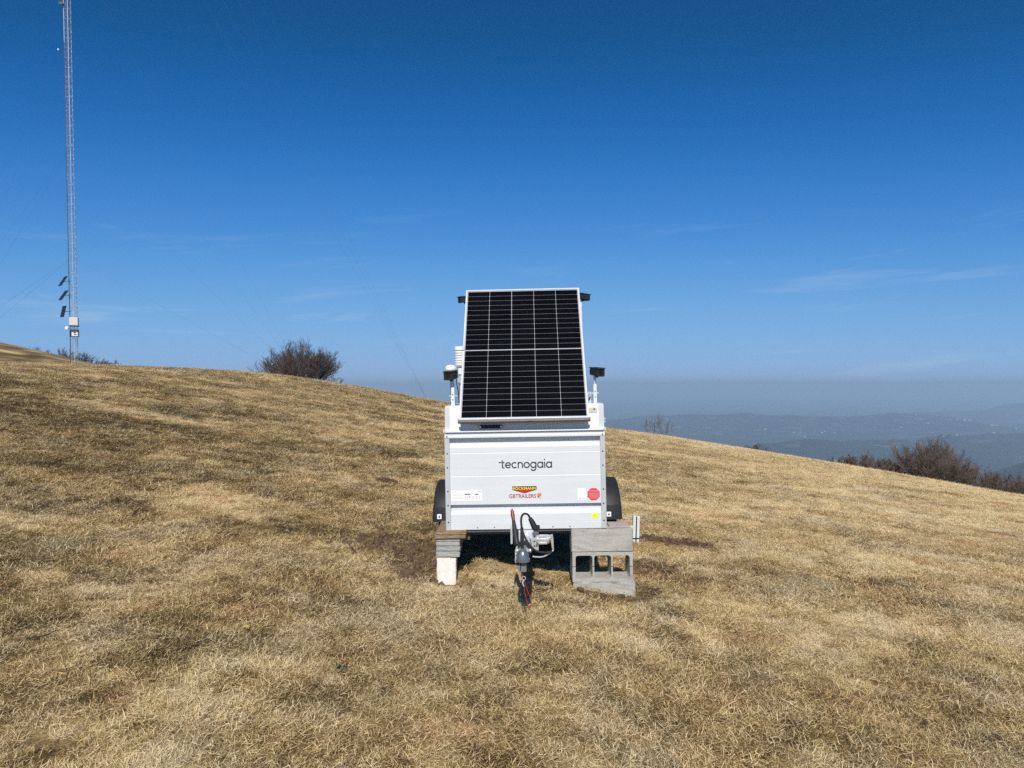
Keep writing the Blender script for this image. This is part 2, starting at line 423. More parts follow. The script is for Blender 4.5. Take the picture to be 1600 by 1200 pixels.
    if not blade:
        nb = n.new('ShaderNodeTexNoise'); nb.inputs['Scale'].default_value = 14.0; nb.inputs['Detail'].default_value = 7; nb.inputs['Roughness'].default_value = 0.75
        l.new(geo.outputs['Position'], nb.inputs['Vector'])
        bp = n.new('ShaderNodeBump'); bp.inputs['Strength'].default_value = 0.9; bp.inputs['Distance'].default_value = 0.06
        l.new(nb.outputs[0], bp.inputs['Height']); l.new(bp.outputs[0], b.inputs['Normal'])
    return m
MAT_TURF = turf_material('dry_turf', False)
MAT_BLADE = turf_material('dry_grass_blades', True)

def spaced(lo, hi, s0, k, c=0.0):
    out = [c]; v = c
    while v < hi: v += max(s0, k * (v - c)); out.append(v)
    v = c
    while v > lo: v -= max(s0, k * (c - v)); out.insert(0, v)
    return np.array(out)

def grid_mesh(name, X, Y, Z, attrs, mat):
    ny, nx = X.shape
    me = bpy.data.meshes.new(name)
    idx = np.arange(nx * ny).reshape(ny, nx)
    f = np.stack([idx[:-1, :-1], idx[:-1, 1:], idx[1:, 1:], idx[1:, :-1]], -1).reshape(-1, 4)
    me.vertices.add(nx * ny); me.vertices.foreach_set('co', np.stack([X, Y, Z], -1).ravel())
    me.loops.add(f.size); me.loops.foreach_set('vertex_index', f.ravel().astype(np.int32))
    me.polygons.add(len(f)); me.polygons.foreach_set('loop_start', np.arange(0, f.size, 4, dtype=np.int32))
    me.update(calc_edges=True); me.validate()
    me.polygons.foreach_set('use_smooth', [True] * len(f))
    for k, v in attrs.items():
        a = me.attributes.new(k, 'FLOAT', 'POINT'); a.data.foreach_set('value', v.ravel().astype(np.float32))
    me.materials.append(mat)
    o = bpy.data.objects.new(name, me); COL.objects.link(o)
    return o

gx = spaced(-190, 130, 0.06, 0.022)
gy = np.concatenate([spaced(-70, 2.5, 0.5, 0.1, 2.5)[:-1], spaced(2.5, 175, 0.055, 0.013, 2.5)])
X, Y = np.meshgrid(gx, gy)
T_, _p = tone_map(X, Y)
meadow = grid_mesh('meadow', X, Y, meadow_z(X, Y), {'tone': T_, 'soil': soil_mask(X, Y)}, MAT_TURF)
tag(meadow, 'sloping meadow of short dry straw coloured grass', None, kind='structure')

# ------------------------------------------------------------------ valley, far ridges
def valley_z(x, y):
    r = np.hypot(x, y)
    flank = -14 - 0.33 * (r - 60)
    floor = -450 + 26 * (fbm(x / 1500 + 3, y / 1500 + 8, 5) - 0.5) * 2
    def ridge(cx, cy, lx, ly, h, ang=0.0, seed=0):
        c, s = math.cos(ang), math.sin(ang)
        u = ((x - cx) * c + (y - cy) * s) / lx; v = (-(x - cx) * s + (y - cy) * c) / ly
        v = v + 0.55 * (fbm(x / 1900 + seed, y / 1900 + seed, 3) - 0.5)
        return h * np.exp(-np.abs(u) ** 2.6) * np.exp(-v * v) * (0.38 + 1.24 * fbm(x / 700 + seed, y / 900 - seed, 4))
    hills = ridge(2600, 7500, 2300, 900, 160, 0.0, 5) + ridge(4050, 7700, 420, 500, 75, 0, 9) + ridge(3250, 4700, 1500, 560, 150, 0.12, 13)
    hills = hills + ridge(1650, 4250, 420, 330, 75, 0.2, 21) + ridge(7900, 10200, 2800, 900, 190, 0.15, 31) + ridge(2080, 2700, 430, 330, 165, -0.2, 41)
    hills = hills + ridge(-1500, 8000, 1700, 800, 120, 0, 51) + ridge(-6000, 9000, 3000, 1500, 160, 0.2, 61) + ridge(1200, 16000, 6000, 1400, 60, 0, 71)
    z = floor + hills
    k = 40.0
    return k * np.logaddexp(np.maximum(flank, -2000) / k, z / k)
rr = np.concatenate([np.geomspace(75, 1500, 40), np.geomspace(1560, 14000, 230), np.geomspace(14500, 60000, 40)])
th = np.concatenate([np.linspace(-180, -62, 40)[:-1], np.linspace(-62, 62, 520), np.linspace(62, 180, 40)[1:]])
TH, RR = np.meshgrid(np.radians(th), rr)
X, Y = RR * np.sin(TH), RR * np.cos(TH)
def valley_material():
    m = bpy.data.materials.new('valley_land'); m.use_nodes = True
    nt = m.node_tree; n, l = nt.nodes, nt.links
    b = n['Principled BSDF']; b.inputs['Roughness'].default_value = 0.95; b.inputs['Specular IOR Level'].default_value = 0.1
    geo = n.new('ShaderNodeNewGeometry')
    mp = n.new('ShaderNodeMapping'); mp.inputs['Scale'].default_value = (0.001, 0.001, 0.001)
    l.new(geo.outputs['Position'], mp.inputs['Vector'])
    no = n.new('ShaderNodeTexNoise'); no.inputs['Scale'].default_value = 2.2; no.inputs['Detail'].default_value = 9; no.inputs['Roughness'].default_value = 0.68
    l.new(mp.outputs[0], no.inputs['Vector'])
    rp = n.new('ShaderNodeValToRGB'); r = rp.color_ramp
    r.elements[0].position = 0.44; r.elements[0].color = (0.016, 0.018, 0.016, 1)
    r.elements[1].position = 0.72; r.elements[1].color = (0.10, 0.092, 0.06, 1)
    e = r.elements.new(0.57); e.color = (0.030, 0.030, 0.022, 1)
    l.new(no.outputs[0], rp.inputs[0])
    vo = n.new('ShaderNodeTexVoronoi'); vo.inputs['Scale'].default_value = 15.0; vo.inputs['Randomness'].default_value = 1.0
    l.new(mp.outputs[0], vo.inputs['Vector'])
    sp = n.new('ShaderNodeSeparateColor'); l.new(vo.outputs['Color'], sp.inputs[0])
    mr = n.new('ShaderNodeMapRange'); mr.inputs[1].default_value = 0.88; mr.inputs[2].default_value = 1.0; mr.inputs[4].default_value = 0.4
    l.new(sp.outputs[0], mr.inputs[0])
    mx = n.new('ShaderNodeMixRGB'); mx.inputs[2].default_value = (0.26, 0.24, 0.18, 1)
    l.new(mr.outputs[0], mx.inputs[0]); l.new(rp.outputs[0], mx.inputs[1]); l.new(mx.outputs[0], b.inputs['Base Color'])
    return m
VZ = valley_z(X, Y)
valley = grid_mesh('valley_terrain', X, Y, VZ, {}, valley_material())
tag(valley, 'hazy wooded valley and low ridges far below the meadow', None, kind='structure')

# far-off villages, a few pixels across: one mass
rnd = random.Random(3)
vb = MB()
for (cx, cy_, n_, sp_) in [(4380, 7350, 46, 170), (4900, 7500, 40, 200), (5300, 7450, 26, 160), (2700, 6300, 24, 170), (2250, 6500, 14, 120), (6500, 9300, 40, 330), (7200, 9200, 36, 300),
                           (3500, 6400, 16, 200), (1300, 6900, 8, 90), (4100, 5900, 18, 220), (3450, 4200, 14, 180), (3700, 4100, 14, 160), (4300, 6500, 18, 260)]:
    for k in range(n_ // 4):
        x = cx + rnd.gauss(0, sp_ * 1.5); y = cy_ + rnd.gauss(0, sp_ * 2.2)
        z = float(valley_z(np.array([x]), np.array([y]))[0])
        a, b_, h = rnd.uniform(4, 8), rnd.uniform(3.5, 6), rnd.uniform(4, 7)
        Mx = Matrix.Translation((x, y, z)) @ Matrix.Rotation(rnd.uniform(0, 3), 4, 'Z')
        vb.box(-a, a, -b_, b_, -3, h, Mx)
        vb.add([Mx @ Vector(v) for v in [(-a, -b_, h), (a, -b_, h), (a, b_, h), (-a, b_, h), (-a, 0, h + 3.5), (a, 0, h + 3.5)]],
               [(0, 1, 5, 4), (2, 3, 4, 5), (0, 4, 3), (1, 2, 5)])
tag(vb.build('far_villages', M['house'], recalc=False), 'pale scattered villages far away on the hazy ridges', 'village', kind='stuff')

# the air: one closed box
hz = MB().box(-63000, 63000, -63000, 63000, -560, 92)
hm = bpy.data.materials.new('haze_air'); hm.use_nodes = True
hn = hm.node_tree.nodes; hl = hm.node_tree.links
hn.clear()
ho = hn.new('ShaderNodeOutputMaterial'); hv = hn.new('ShaderNodeVolumePrincipled')
hv.inputs['Color'].default_value = (0.63, 0.83, 1.0, 1)
hv.inputs['Density'].default_value = 0.00016
hv.inputs['Anisotropy'].default_value = 0.1
hl.new(hv.outputs[0], ho.inputs['Volume'])
tag(hz.build('haze', hm), 'pale blue haze filling the air over the valley', None, kind='stuff')

# ------------------------------------------------------------------ trailer
TLOC = Vector((0.127, 6.08, 0.0))
TROT = Euler((0, R(-1.1), R(-1.5)))
TM = Matrix.Translation(TLOC) @ TROT.to_matrix().to_4x4()
trailer = empty('trailer', TLOC, TROT)
tag(trailer, 'white covered box trailer propped level on blocks in the dry grass', 'trailer')
def mount(name, base):
    """a thing fixed on the trailer: an Empty at its base, turned as the trailer is"""
    return empty(name, TM @ Vector(base), TROT)
HW = 0.66; LEN = 2.5
ZB, ZT = 0.536, 1.318
def board_front(name, z0, z1, mat=None, lines=()):
    """aluminium profile board with a recessed groove and sloping lip along its top"""
    p = [(0.042, z0), (0.0, z0)]
    for zl in lines: p += [(0.0, zl - .003), (0.0016, zl), (0.0, zl + .003)]
    p += [(0.0, z1 - 0.080), (0.034, z1 - 0.052), (0.034, z1), (0.042, z1)]
    return MB().extrude_x(p, -HW + .04, HW - .04).build(name, M['aluwhite'], trailer)
board_front('front_board', 0.741, 1.290, lines=(0.975, 1.165))
board_front('front_board', 0.596, 0.739)
MB().extrude_x([(0.03, ZB), (-0.004, ZB), (-0.004, 0.592), (0.0, 0.5945), (0.03, 0.5945)], -HW + .04, HW - .04).build('sill_rail', M['aluwhite'], trailer)
MB().extrude_x([(0.03, 1.292), (-0.014, 1.292), (-0.014, 1.305), (-0.004, 1.310), (-0.004, 1.336), (0.03, 1.336)], -HW + .002, HW - .002).build('top_rail', M['aluwhite'], trailer)
for s in (-1, 1):
    for yy0, yy1 in ((-0.010, 0.036), (LEN - .036, LEN + .01)):
        a, b = sorted((s * (HW - .042), s * HW))
        po = MB().box(a, b, yy0, yy1, ZB - .004, 1.291).build('corner_post', M['alugrey'], trailer, bevel=.004)
        if yy0 < 0:
            for zb in (1.305, 1.165, 1.05, 0.855, 0.738, 0.60):
                MB().lathe([(.0045, -.003), (.0045, -.0005), (.0065, 0), (.0065, .001)], 'Y', (s * (HW - .022), -.0118 if zb < 1.29 else -.0158, zb), 8).build('bolt', M['bolt'], po)
    for k, (z0, z1) in enumerate(((.536, .79), (.793, 1.04), (1.043, 1.291))):
        a, b = sorted((s * (HW - .028), s * (HW - .004)))
        MB().box(a, b, .037, LEN - .037, z0, z1).build('side_board', M['aluwhite'], trailer, bevel=.006)
    a, b = sorted((s * (HW - .035), s * (HW + .003)))
    MB().box(a, b, .031, LEN, 1.292, 1.336).build('top_rail', M['aluwhite'], trailer)
for k, (z0, z1) in enumerate(((.536, .79), (.793, 1.04), (1.043, 1.291))):
    MB().box(-HW + .044, HW - .044, LEN - .025, LEN, z0, z1).build('rear_board', M['aluwhite'], trailer, bevel=.006)
for bx in (-.40, -.26, .22, .36):
    MB().lathe([(.004, -.003), (.005, 0), (.005, .001)], 'Y', (bx, -.0052, .552), 8).build('bolt', M['bolt'], trailer)
for bx in (.325, .362):
    MB().lathe([(.003, -.004), (.004, 0), (.004, .001)], 'Y', (bx, .0335, 1.262), 8).build('rivet', M['bolt'], trailer)
# floor and chassis
MB().box(-HW + .005, HW - .005, .01, LEN - .01, .512, .534).build('floor', M['greysteel'], trailer)
for s in (-1, 1):
    MB().box(s * .5 - .03, s * .5 + .03, .06, LEN - .05, .44, .511).build('chassis_beam', M['greysteel'], trailer)
for yy in (.18, 1.0, 1.9, 2.4):
    MB().box(-.46, .46, yy, yy + .05, .46, .511).build('cross_member', M['greysteel'], trailer)
AX = 1.38
MB().box(-.80, .80, AX - .03, AX + .03, .27, .33).build('axle', M['galv'], trailer, bevel=.006)
# lid
lid = MB()
def ring(z, ins, ch):
    a, y0, y1 = HW - ins, -.012 + ins, LEN + .012 - ins
    pts = []
    for (cx, cy_, a0) in ((a - ch, y0 + ch, -90), (a - ch, y1 - ch, 0), (-a + ch, y1 - ch, 90), (-a + ch, y0 + ch, 180)):
        for t in (R(a0 + 3), R(a0 + 12), R(a0 + 78), R(a0 + 87)):
            pts.append((cx + ch * math.cos(t), cy_ + ch * math.sin(t), z))
    return pts
levels = [(1.339, -.010, .03), (1.357, -.010, .03), (1.361, .0, .058), (1.535, .002, .060), (1.547, .004, .060), (1.5535, .009, .060), (1.556, .017, .058)]
pts = [ring(*q) for q in levels]; nr = len(pts[0])
lv = [p for q in pts for p in q]
lf = [(i * nr + k, i * nr + (k + 1) % nr, (i + 1) * nr + (k + 1) % nr, (i + 1) * nr + k) for i in range(len(levels) - 1) for k in range(nr)]
lf += [tuple(range((len(levels) - 1) * nr, len(levels) * nr)), tuple(range(nr - 1, -1, -1))]
lid.add(lv, lf)
lid_o = lid.build('lid', M['lid'], trailer, smooth=True)
lid_o.data.set_sharp_from_angle(angle=R(25))
hd = MB().box(-.372, -.177, -.040, -.022, 1.368, 1.396).build('lid_handle', M['blackplastic'], lid_o, bevel=.006, seg=2)
for bx in (-.36, -.189):
    MB().lathe([(.006, -.0025), (.008, 0), (.008, .02)], 'Y', (bx, -.0405, 1.382), 10).build('screw', M['zinc'], lid_o)
lb = MB().box(.530, .596, -.0115, -.0095, 1.478, 1.522).build('label_plate', M['print_grey'], lid_o)
MB().box(.533, .565, -.0123, -.0116, 1.504, 1.516).build('label_stripe', M['print_yellow'], lid_o)
MB().box(.568, .582, -.0123, -.0116, 1.505, 1.515).build('label_mark', M['print_black'], lid_o)
for zz in (1.40, 1.425):
    MB().lathe([(.010, 0), (.013, .004), (.010, .018)], 'X', (HW - .004, .07, zz), 10).build('latch', M['zinc'], lid_o, smooth=True)

# mudguards and wheels
for s in (-1, 1):
    fg = MB(); cxf = s * .775; hwf = .125
    RA = .385
    path = [(-RA - .012, .425, -1, 0), (-RA - .008, .50, -1, 0), (-RA, .56, -1, 0)]
    for t in range(165, 14, -15): path.append((RA * math.cos(R(t)), .47 + .30 * math.sin(R(t)), math.cos(R(t)), math.sin(R(t))))
    path += [(RA, .56, 1, 0), (RA + .008, .50, 1, 0), (RA + .012, .425, 1, 0)]
    prof = [(-hwf, -.050), (-hwf, -.008), (-hwf + .022, .010), (hwf - .022, .010), (hwf, -.008), (hwf, -.050)]
    full = prof + [(hwf - .006, -.050), (hwf - .008, -.012), (hwf - .026, .002), (-hwf + .026, .002), (-hwf + .008, -.012), (-hwf + .006, -.050)]
    vs_ = []
    for yy, zz, ny0, nz0 in path:
        wk = 1.0 + .10 * max(0, (.77 - zz)) / .34 - .05
        for u, v in full: vs_.append((cxf + u * wk, AX + yy + ny0 * v, zz + nz0 * v))
    npf = len(full); arc_n = len(path)
    fs_ = [(i * npf + k, i * npf + (k + 1) % npf, (i + 1) * npf + (k + 1) % npf, (i + 1) * npf + k) for i in range(arc_n - 1) for k in range(npf)]
    fs_ += [tuple(range(npf)), tuple(range(arc_n * npf - 1, (arc_n - 1) * npf - 1, -1))]
    fg.add(vs_, fs_)
    y_f = AX - RA - .016
    fo = fg.build('mudguard', M['blackplastic'], trailer, smooth=True)
    bxx = .778 if s > 0 else -.838
    MB().box(bxx - .022, bxx + .022, y_f - .013, y_f - .0065, .452, .500).build('bracket', M['sticker'], fo, bevel=.004)
    MB().lathe([(.007, -.004), (.009, 0), (.009, .002)], 'Y', (bxx, y_f - .0135, .476), 8).build('bolt', M['bolt'], fo)
    wz = gz(*(TM @ Vector((s * .775, AX, 0))).xy) - 0.025
    rad = 0.285
    wl_z = wz + rad + math.sin(R(-1.1)) * s * .775 * 0 + (-s * .775 * math.sin(R(1.1)))
    wh = MB().lathe([(.19, -.09), (.262, -.092), (.281, -.07), (rad, -.03), (rad, .03), (.281, .07), (.262, .092), (.19, .09)], 'X', (0, 0, 0), 36, caps=False)
    for k in range(36):      # tread blocks
        a = 2 * math.pi * k / 36
        Mx = Matrix.Rotation(a, 4, 'X')
        wh.box(-.066, -.010, -.016, .016, rad - .008, rad + .003, Mx); wh.box(.010, .066, .002, .034, rad - .008, rad + .003, Mx)
    w_ = empty('wheel', (s * .775, AX, wl_z)); w_.parent = trailer
    wh.build('tyre', M['rubber'], w_, smooth=True)
    MB().lathe([(.19, -.075), (.185, -.03), (.12, .01 * s), (.05, .03 * s), (.05, .035 * s), (.12, .02 * s), (.185, .03), (.19, .075)], 'X', (0, 0, 0), 30, caps=False).build('rim', M['zinc'], w_, smooth=True)
    MB().lathe([(.045, -.06), (.045, .06), (.03, .065)], 'X', (0, 0, 0), 16).build('hub', M['darksteel'], w_, smooth=True)

# drawbar and coupling
db = MB().tube([(0, .55, .452), (-.005, -.35, .485), (-.010, -.66, .515)], [.047, .047, .044], 16).build('drawbar', M['galv'], trailer, smooth=True)
MB().box(-.06, .06, -.18, -.10, .425, .55).build('drawbar_clamp', M['galv'], db, bevel=.006)
MB().lathe([(.040, -.80), (.046, -.785), (.038, -.765), (.050, -.745), (.042, -.725), (.053, -.705), (.045, -.685), (.055, -.66)], 'Y', (-.014, 0, .525), 18).build('rubber_gaiter', M['rubber'], trailer, smooth=True)
cp = MB().tube([(-.014, -.72, .53), (-.015, -.90, .545)], [.036, .034], 16)
cp.lathe([(.002, .052), (.018, .048), (.032, .034), (.042, .010), (.044, -.012), (.049, -.016), (.049, -.034), (.040, -.036), (.035, -.02)], 'Z', (-.016, -1.02, .545), 24)
cp.box(-.052, .020, -1.0, -.88, .508, .560)
co = cp.build('coupling_head', M['darksteel'], trailer, smooth=True)
for s in (-1, 1):
    MB().lathe([(.010, -.006), (.014, 0), (.014, .010), (.008, .014)], 'X', (-.016 + s * .045, -.97, .572), 10).build('bolt', M['zinc'], co, smooth=True)
    MB().lathe([(.011, .0), (.011, .014), (.006, .017)], 'Z', (-.016 + s * .032, -.93, .560), 8).build('bolt', M['zinc'], co, smooth=True)
MB().tube([(-.018, -.985, .592), (-.018, -.93, .618), (-.022, -.84, .640), (-.024, -.70, .676)], [.008, .012, .014, .012], 10).build('coupling_lever', M['blackplastic'], co, smooth=True)
MB().holed_xz([(-.045, .440), (.008, .440), (.008, .512), (-.045, .512)], [], -1.035, -.985).build('lock_post', M['lockgrey'], co, bevel=.003)
MB().box(-.036, -.030, -1.0365, -1.0352, .452, .500).build('slot', M['print_black'], co)
# hand brake
hb = MB()
hb.tube([(-.062, -.66, .545), (-.078, -.60, .64), (-.088, -.56, .710)], [.020, .019, .012], 12)
hbo = hb.build('handbrake_lever', M['blackplastic'], trailer, smooth=True)
MB().tube([(-.088, -.56, .710), (-.093, -.545, .745), (-.098, -.53, .778)], [.0125, .015, .012], 12).build('grip', M['redgrip'], hbo, smooth=True)
MB().tube([(-.098, -.53, .778), (-.0988, -.527, .788)], [.006, .005], 8).build('release_button', M['blackplastic'], hbo)
MB().box(-.112, -.098, -.58, -.46, .535, .655).build('brake_plate', M['galv'], trailer, bevel=.003)
rd = MB().tube([(-.060, -.72, .545), (-.066, -.86, .545), (-.062, -1.0, .50)], .008, 8)
rd.lathe([(.012, -.008), (.016, 0), (.012, .008)], 'X', (-.064, -.86, .545), 10)
rd.lathe([(.012, -.008), (.016, 0), (.012, .008)], 'X', (-.064, -.98, .51), 10)
rd.build('brake_rod', M['zinc'], trailer, smooth=True)
# jockey-wheel clamp
cl_ = MB().holed_xz([(.050, .47), (.096, .47), (.096, .605), (.050, .605)],
                    [[(cx + .008 * math.cos(2 * math.pi * k / 8), cz + .008 * math.sin(2 * math.pi * k / 8)) for k in range(8)] for cx, cz in ((.064, .50), (.082, .50), (.064, .535), (.082, .535), (.064, .57), (.082, .57))], -.50, -.488)
clo = cl_.build('clamp_plate', M['zinc'], trailer)
MB().lathe([(.030, -.05), (.034, -.04), (.034, .04), (.030, .05)], 'X', (.128, -.50, .553), 14).build('clamp_collar', M['zinc'], clo, smooth=True)
for zz in (.528, .575):
    MB().box(.095, .160, -.535, -.525, zz - .006, zz + .006).build('clamp_strap', M['zinc'], clo)
MB().tube([(.165, -.50, .553), (.195, -.52, .560)], .011, 8).build('clamp_screw', M['zinc'], clo, smooth=True)
MB().tube([(.190, -.53, .590), (.196, -.53, .560), (.204, -.535, .475)], [.014, .012, .006], 8).build('clamp_handle', M['zinc'], clo, smooth=True)
# plug and cable
MB().tube([(.035, -.55, .722), (.052, -.55, .690), (.074, -.55, .640)], [.015, .021, .023], 12).build('plug', M['blackplastic'], trailer, smooth=True)
MB().box(.062, .108, -.56, -.53, .628, .668).build('plug_holder', M['blackplastic'], trailer, bevel=.005)
def spline(P, n=8):
    P = [Vector(p) for p in P]; out = []
    for i in range(len(P) - 1):
        a, b, c, d = P[max(i - 1, 0)], P[i], P[i + 1], P[min(i + 2, len(P) - 1)]
        for k in range(n):
            t = k / n
            out.append(.5 * ((2 * b) + (c - a) * t + (2 * a - 5 * b + 4 * c - d) * t * t + (3 * b - a - 3 * c + d) * t ** 3))
    return out + [P[-1]]
MB().tube(spline([(.036, -.55, .722), (.018, -.56, .752), (-.012, -.57, .756), (-.030, -.58, .72), (-.022, -.60, .64), (.012, -.61, .56), (.065, -.60, .495), (.13, -.58, .470), (.198, -.56, .470)]), .008, 8).build('power_cable', M['rubber'], trailer, smooth=True)
MB().tube(spline([(.205, -.535, .475), (.17, -.55, .452), (.12, -.58, .438), (.05, -.60, .445)]), .0055, 8).build('steel_cable', M['zinc'], trailer, smooth=True)
# breakaway cable
bc = MB().tube(spline([(-.020, -1.00, .470), (-.028, -1.02, .44), (-.018, -1.03, .405)]), .003, 6)
bco = bc.build('breakaway_cable', M['redcable'], trailer, smooth=True)
MB().tube([(.012 * math.cos(a) - .012, -1.03, .398 + .012 * math.sin(a)) for a in [2 * math.pi * k / 14 for k in range(15)]], .003, 6, cap=False).build('ring', M['zinc'], bco, smooth=True)
MB().tube(spline([(-.010, -1.03, .386), (.006, -1.035, .33), (.030, -1.04, .265), (.034, -1.04, .225), (.028, -1.04, .200), (.010, -1.045, .23), (-.004, -1.045, .29), (-.012, -1.04, .345)]), .0019, 6).build('cable_loop', M['redcable'], bco, smooth=True)
MB().tube(spline([(-.012, -1.04, .345), (-.020, -1.035, .37), (-.012, -1.03, .386)]), .0045, 6).build('snap_hook', M['zinc'], bco, smooth=True)

# --- prints on the front
FY = -0.0015
def strokes(paths, w, ox, oz, sc, y):
    b = MB(); q = 0
    for p in paths:
        P = [Vector((a, c)) for a, c in p]; L = []; Rr = []
        for i, v in enumerate(P):
            t = (P[min(i + 1, len(P) - 1)] - P[max(i - 1, 0)]).normalized(); nn = Vector((-t.y, t.x)) * w / 2
            L.append(v + nn); Rr.append(v - nn)
        yy = y - q * 0.00012; q += 1
        n = len(P)
        b.add([(ox + a.x * sc, yy, oz + a.y * sc) for a in L] + [(ox + a.x * sc, yy, oz + a.y * sc) for a in Rr],
              [(i, i + 1, i + 1 + n, i + n) for i in range(n - 1)])
    return b
def arc(cx, cz, r, a0, a1, n=18):
    return [(cx + r * math.cos(R(a0 + (a1 - a0) * k / n)), cz + r * math.sin(R(a0 + (a1 - a0) * k / n))) for k in range(n + 1)]
def word():
    P = []; x = 0.0; r = .42
    def shift(ps, dx): return [[(a + dx, c) for a, c in p] for p in ps]
    glyph = {
        't': ([[(.22, 1.32), (.22, .26)] + arc(.40, .26, .18, 180, 270, 6) + [(.56, .08)], [(-.34, .95), (.0, .95)], [(.10, .94), (.56, .94)]], .66),
        'e': ([arc(.5, .5, r, 4, 322), [(.08, .50), (.92, .50)]], 1.06),
        'c': ([arc(.5, .5, r, 48, 312)], .98),
        'n': ([[(.12, 0), (.12, .99)], arc(.46, .57, .345, 180, 0) + [(.805, 0)]], 1.0),
        'o': ([arc(.5, .5, r, 0, 360, 28)], 1.08),
        'g': ([arc(.5, .5, r, 0, 360, 28), [(.92, .99), (.92, .02)] + arc(.5, .02, .42, 0, -150)[1:]], 1.12),
        'a': ([arc(.5, .5, r, 0, 360, 28), [(.92, .99), (.92, 0)]], 1.12),
        'i': ([[(.12, 0), (.12, .99)], [(.12, 1.24), (.12, 1.44)]], .32)}
    for ch in 'tecnogaia':
        ps, adv = glyph[ch]; P += shift(ps, x); x += adv
    return P, x
P, wd = word()
sc_ = .425 / wd
strokes(P, .19, -.197, 1.036, sc_, FY).build('company_lettering', M['print_dark'], trailer, recalc=False)
def text_mesh(txt, x0, x1, z0, z1, y, mat, name, parent, bold=0.0, shear=0.0):
    cu = bpy.data.curves.new('lettering', 'FONT'); cu.body = txt; cu.offset = bold; cu.shear = shear; cu.resolution_u = 3
    ob = bpy.data.objects.new('lettering', cu); COL.objects.link(ob)
    bpy.context.view_layer.update()
    dg = bpy.context.evaluated_depsgraph_get()
    me = bpy.data.meshes.new_from_object(ob.evaluated_get(dg))
    bpy.data.objects.remove(ob)
    co = np.array([v.co[:] for v in me.vertices]); lo, hi = co.min(0), co.max(0)
    for v in me.vertices:
        a = (v.co.x - lo[0]) / (hi[0] - lo[0]); b = (v.co.y - lo[1]) / (hi[1] - lo[1])
        v.co = (x0 + a * (x1 - x0), y, z0 + b * (z1 - z0))
    me.materials.clear(); me.materials.append(mat); me.name = name
    o = bpy.data.objects.new(name, me); COL.objects.link(o); o.parent = parent
    return o
bk = MB().plate_xz([(-.108, .857), (.092, .857), (.092, .886), (-.108, .886)], FY).build('maker_badge', M['print_black'], trailer)
MB().plate_xz([(-.092, .858), (-.008, .832), (.076, .858), (-.008, .866)], FY - .0006).build('badge_chevron', M['print_red'], bk)
MB().plate_xz([(-.108, .857), (-.008, .828), (.092, .857)], FY).build('badge_edge', M['print_black'], bk)
text_mesh('BÖCKMANN', -.103, .087, .8585, .8845, FY - .0012, M['print_yellow'], 'badge_lettering', bk, bold=.03)
text_mesh('GBTRAILERS', -.135, .086, .790, .823, FY, M['letter_red'], 'dealer_lettering', trailer, bold=.012)
sm = MB().box(.097, .130, FY, FY + .001, .802, .828).build('dealer_mark', M['orange'], trailer)
MB().box(.098, .113, FY, FY + .001, .793, .801).build('mark_stripe', M['print_dark'], sm)
MB().box(.112, .124, FY, FY + .001, .785, .7925).build('mark_tail', M['print_grey'], sm)
st = MB().box(-.612, -.357, FY, FY + .001, .772, .858).build('instruction_label', M['sticker'], trailer)
for (a, b, c, d, m) in [(-.500, -.453, .823, .831, 'print_dark'), (-.418, -.387, .823, .830, 'print_black'), (-.400, -.361, .843, .850, 'print_grey'), (-.602, -.57, .845, .849, 'print_grey'),
                        (-.602, -.512, .827, .829, 'print_grey'), (-.602, -.512, .818, .820, 'print_grey'), (-.602, -.512, .803, .805, 'print_grey'), (-.602, -.512, .796, .798, 'print_grey'), (-.602, -.512, .789, .791, 'print_grey'),
                        (-.496, -.490, .788, .815, 'print_grey'), (-.480, -.474, .784, .815, 'print_grey'), (-.466, -.454, .795, .815, 'print_grey'), (-.440, -.422, .810, .814, 'print_grey'), (-.440, -.422, .798, .802, 'print_grey'), (-.440, -.422, .786, .790, 'print_grey'),
                        (-.410, -.402, .786, .815, 'print_grey'), (-.384, -.379, .786, .812, 'print_grey')]:
    MB().box(a, b, FY - .0006, FY - .0001, c, d).build('print_mark', M[m], st)
qs = MB().box(.428, .497, FY, FY + .001, .763, .862).build('white_sticker', M['sticker'], trailer, bevel=.0004)
MB().tube([(.447 + .008 * math.cos(a), FY - .0004, .779 + .008 * math.sin(a)) for a in [2 * math.pi * k / 16 for k in range(17)]], .0012, 5, cap=False).build('sticker_ring', M['print_blue'], qs)
MB().box(.465, .488, FY - .0006, FY - .0001, .776, .782).build('print_mark', M['print_grey'], qs)
oc = MB().plate_xz([(.558 + .054 * math.cos(R(22.5 + 45 * k)), .812 + .054 * math.sin(R(22.5 + 45 * k))) for k in range(8)], FY).build('octagon_sticker', M['octagon'], trailer)
for k, (hw_, zz) in enumerate([(.034, .843), (.040, .832), (.044, .820), (.044, .811), (.040, .799), (.040, .790), (.030, .780)]):
    MB().box(.558 - hw_, .558 + hw_, FY - .0006, FY - .0001, zz - .0014, zz + .0014).build('print_line', M['pink'], oc)
ys_ = MB().plate_xz([(.541, .617), (.588, .617), (.592, .621), (.592, .652), (.588, .656), (.541, .656), (.537, .652), (.537, .621)], FY).build('yellow_sticker', M['sticker_yellow'], trailer)
MB().plate_xz([(.548, .632), (.552, .632), (.566, .640), (.564, .642)], FY - .0004, .0003).build('print_mark', M['print_dark'], ys_)

# ------------------------------------------------------------------ big solar panel on the lid
PB = Vector((0.0, -0.13, 1.446)); PW = 1.05
run, rise = 0.93, 1.165
PL = math.hypot(run, rise); PA = math.atan2(rise, run)
pan = empty('solar_panel', TM @ PB, (TM @ Matrix.Rotation(PA, 4, 'X')).to_euler())
tag(pan, 'large tilted black solar panel with silver frame on the trailer lid', 'solar panel')
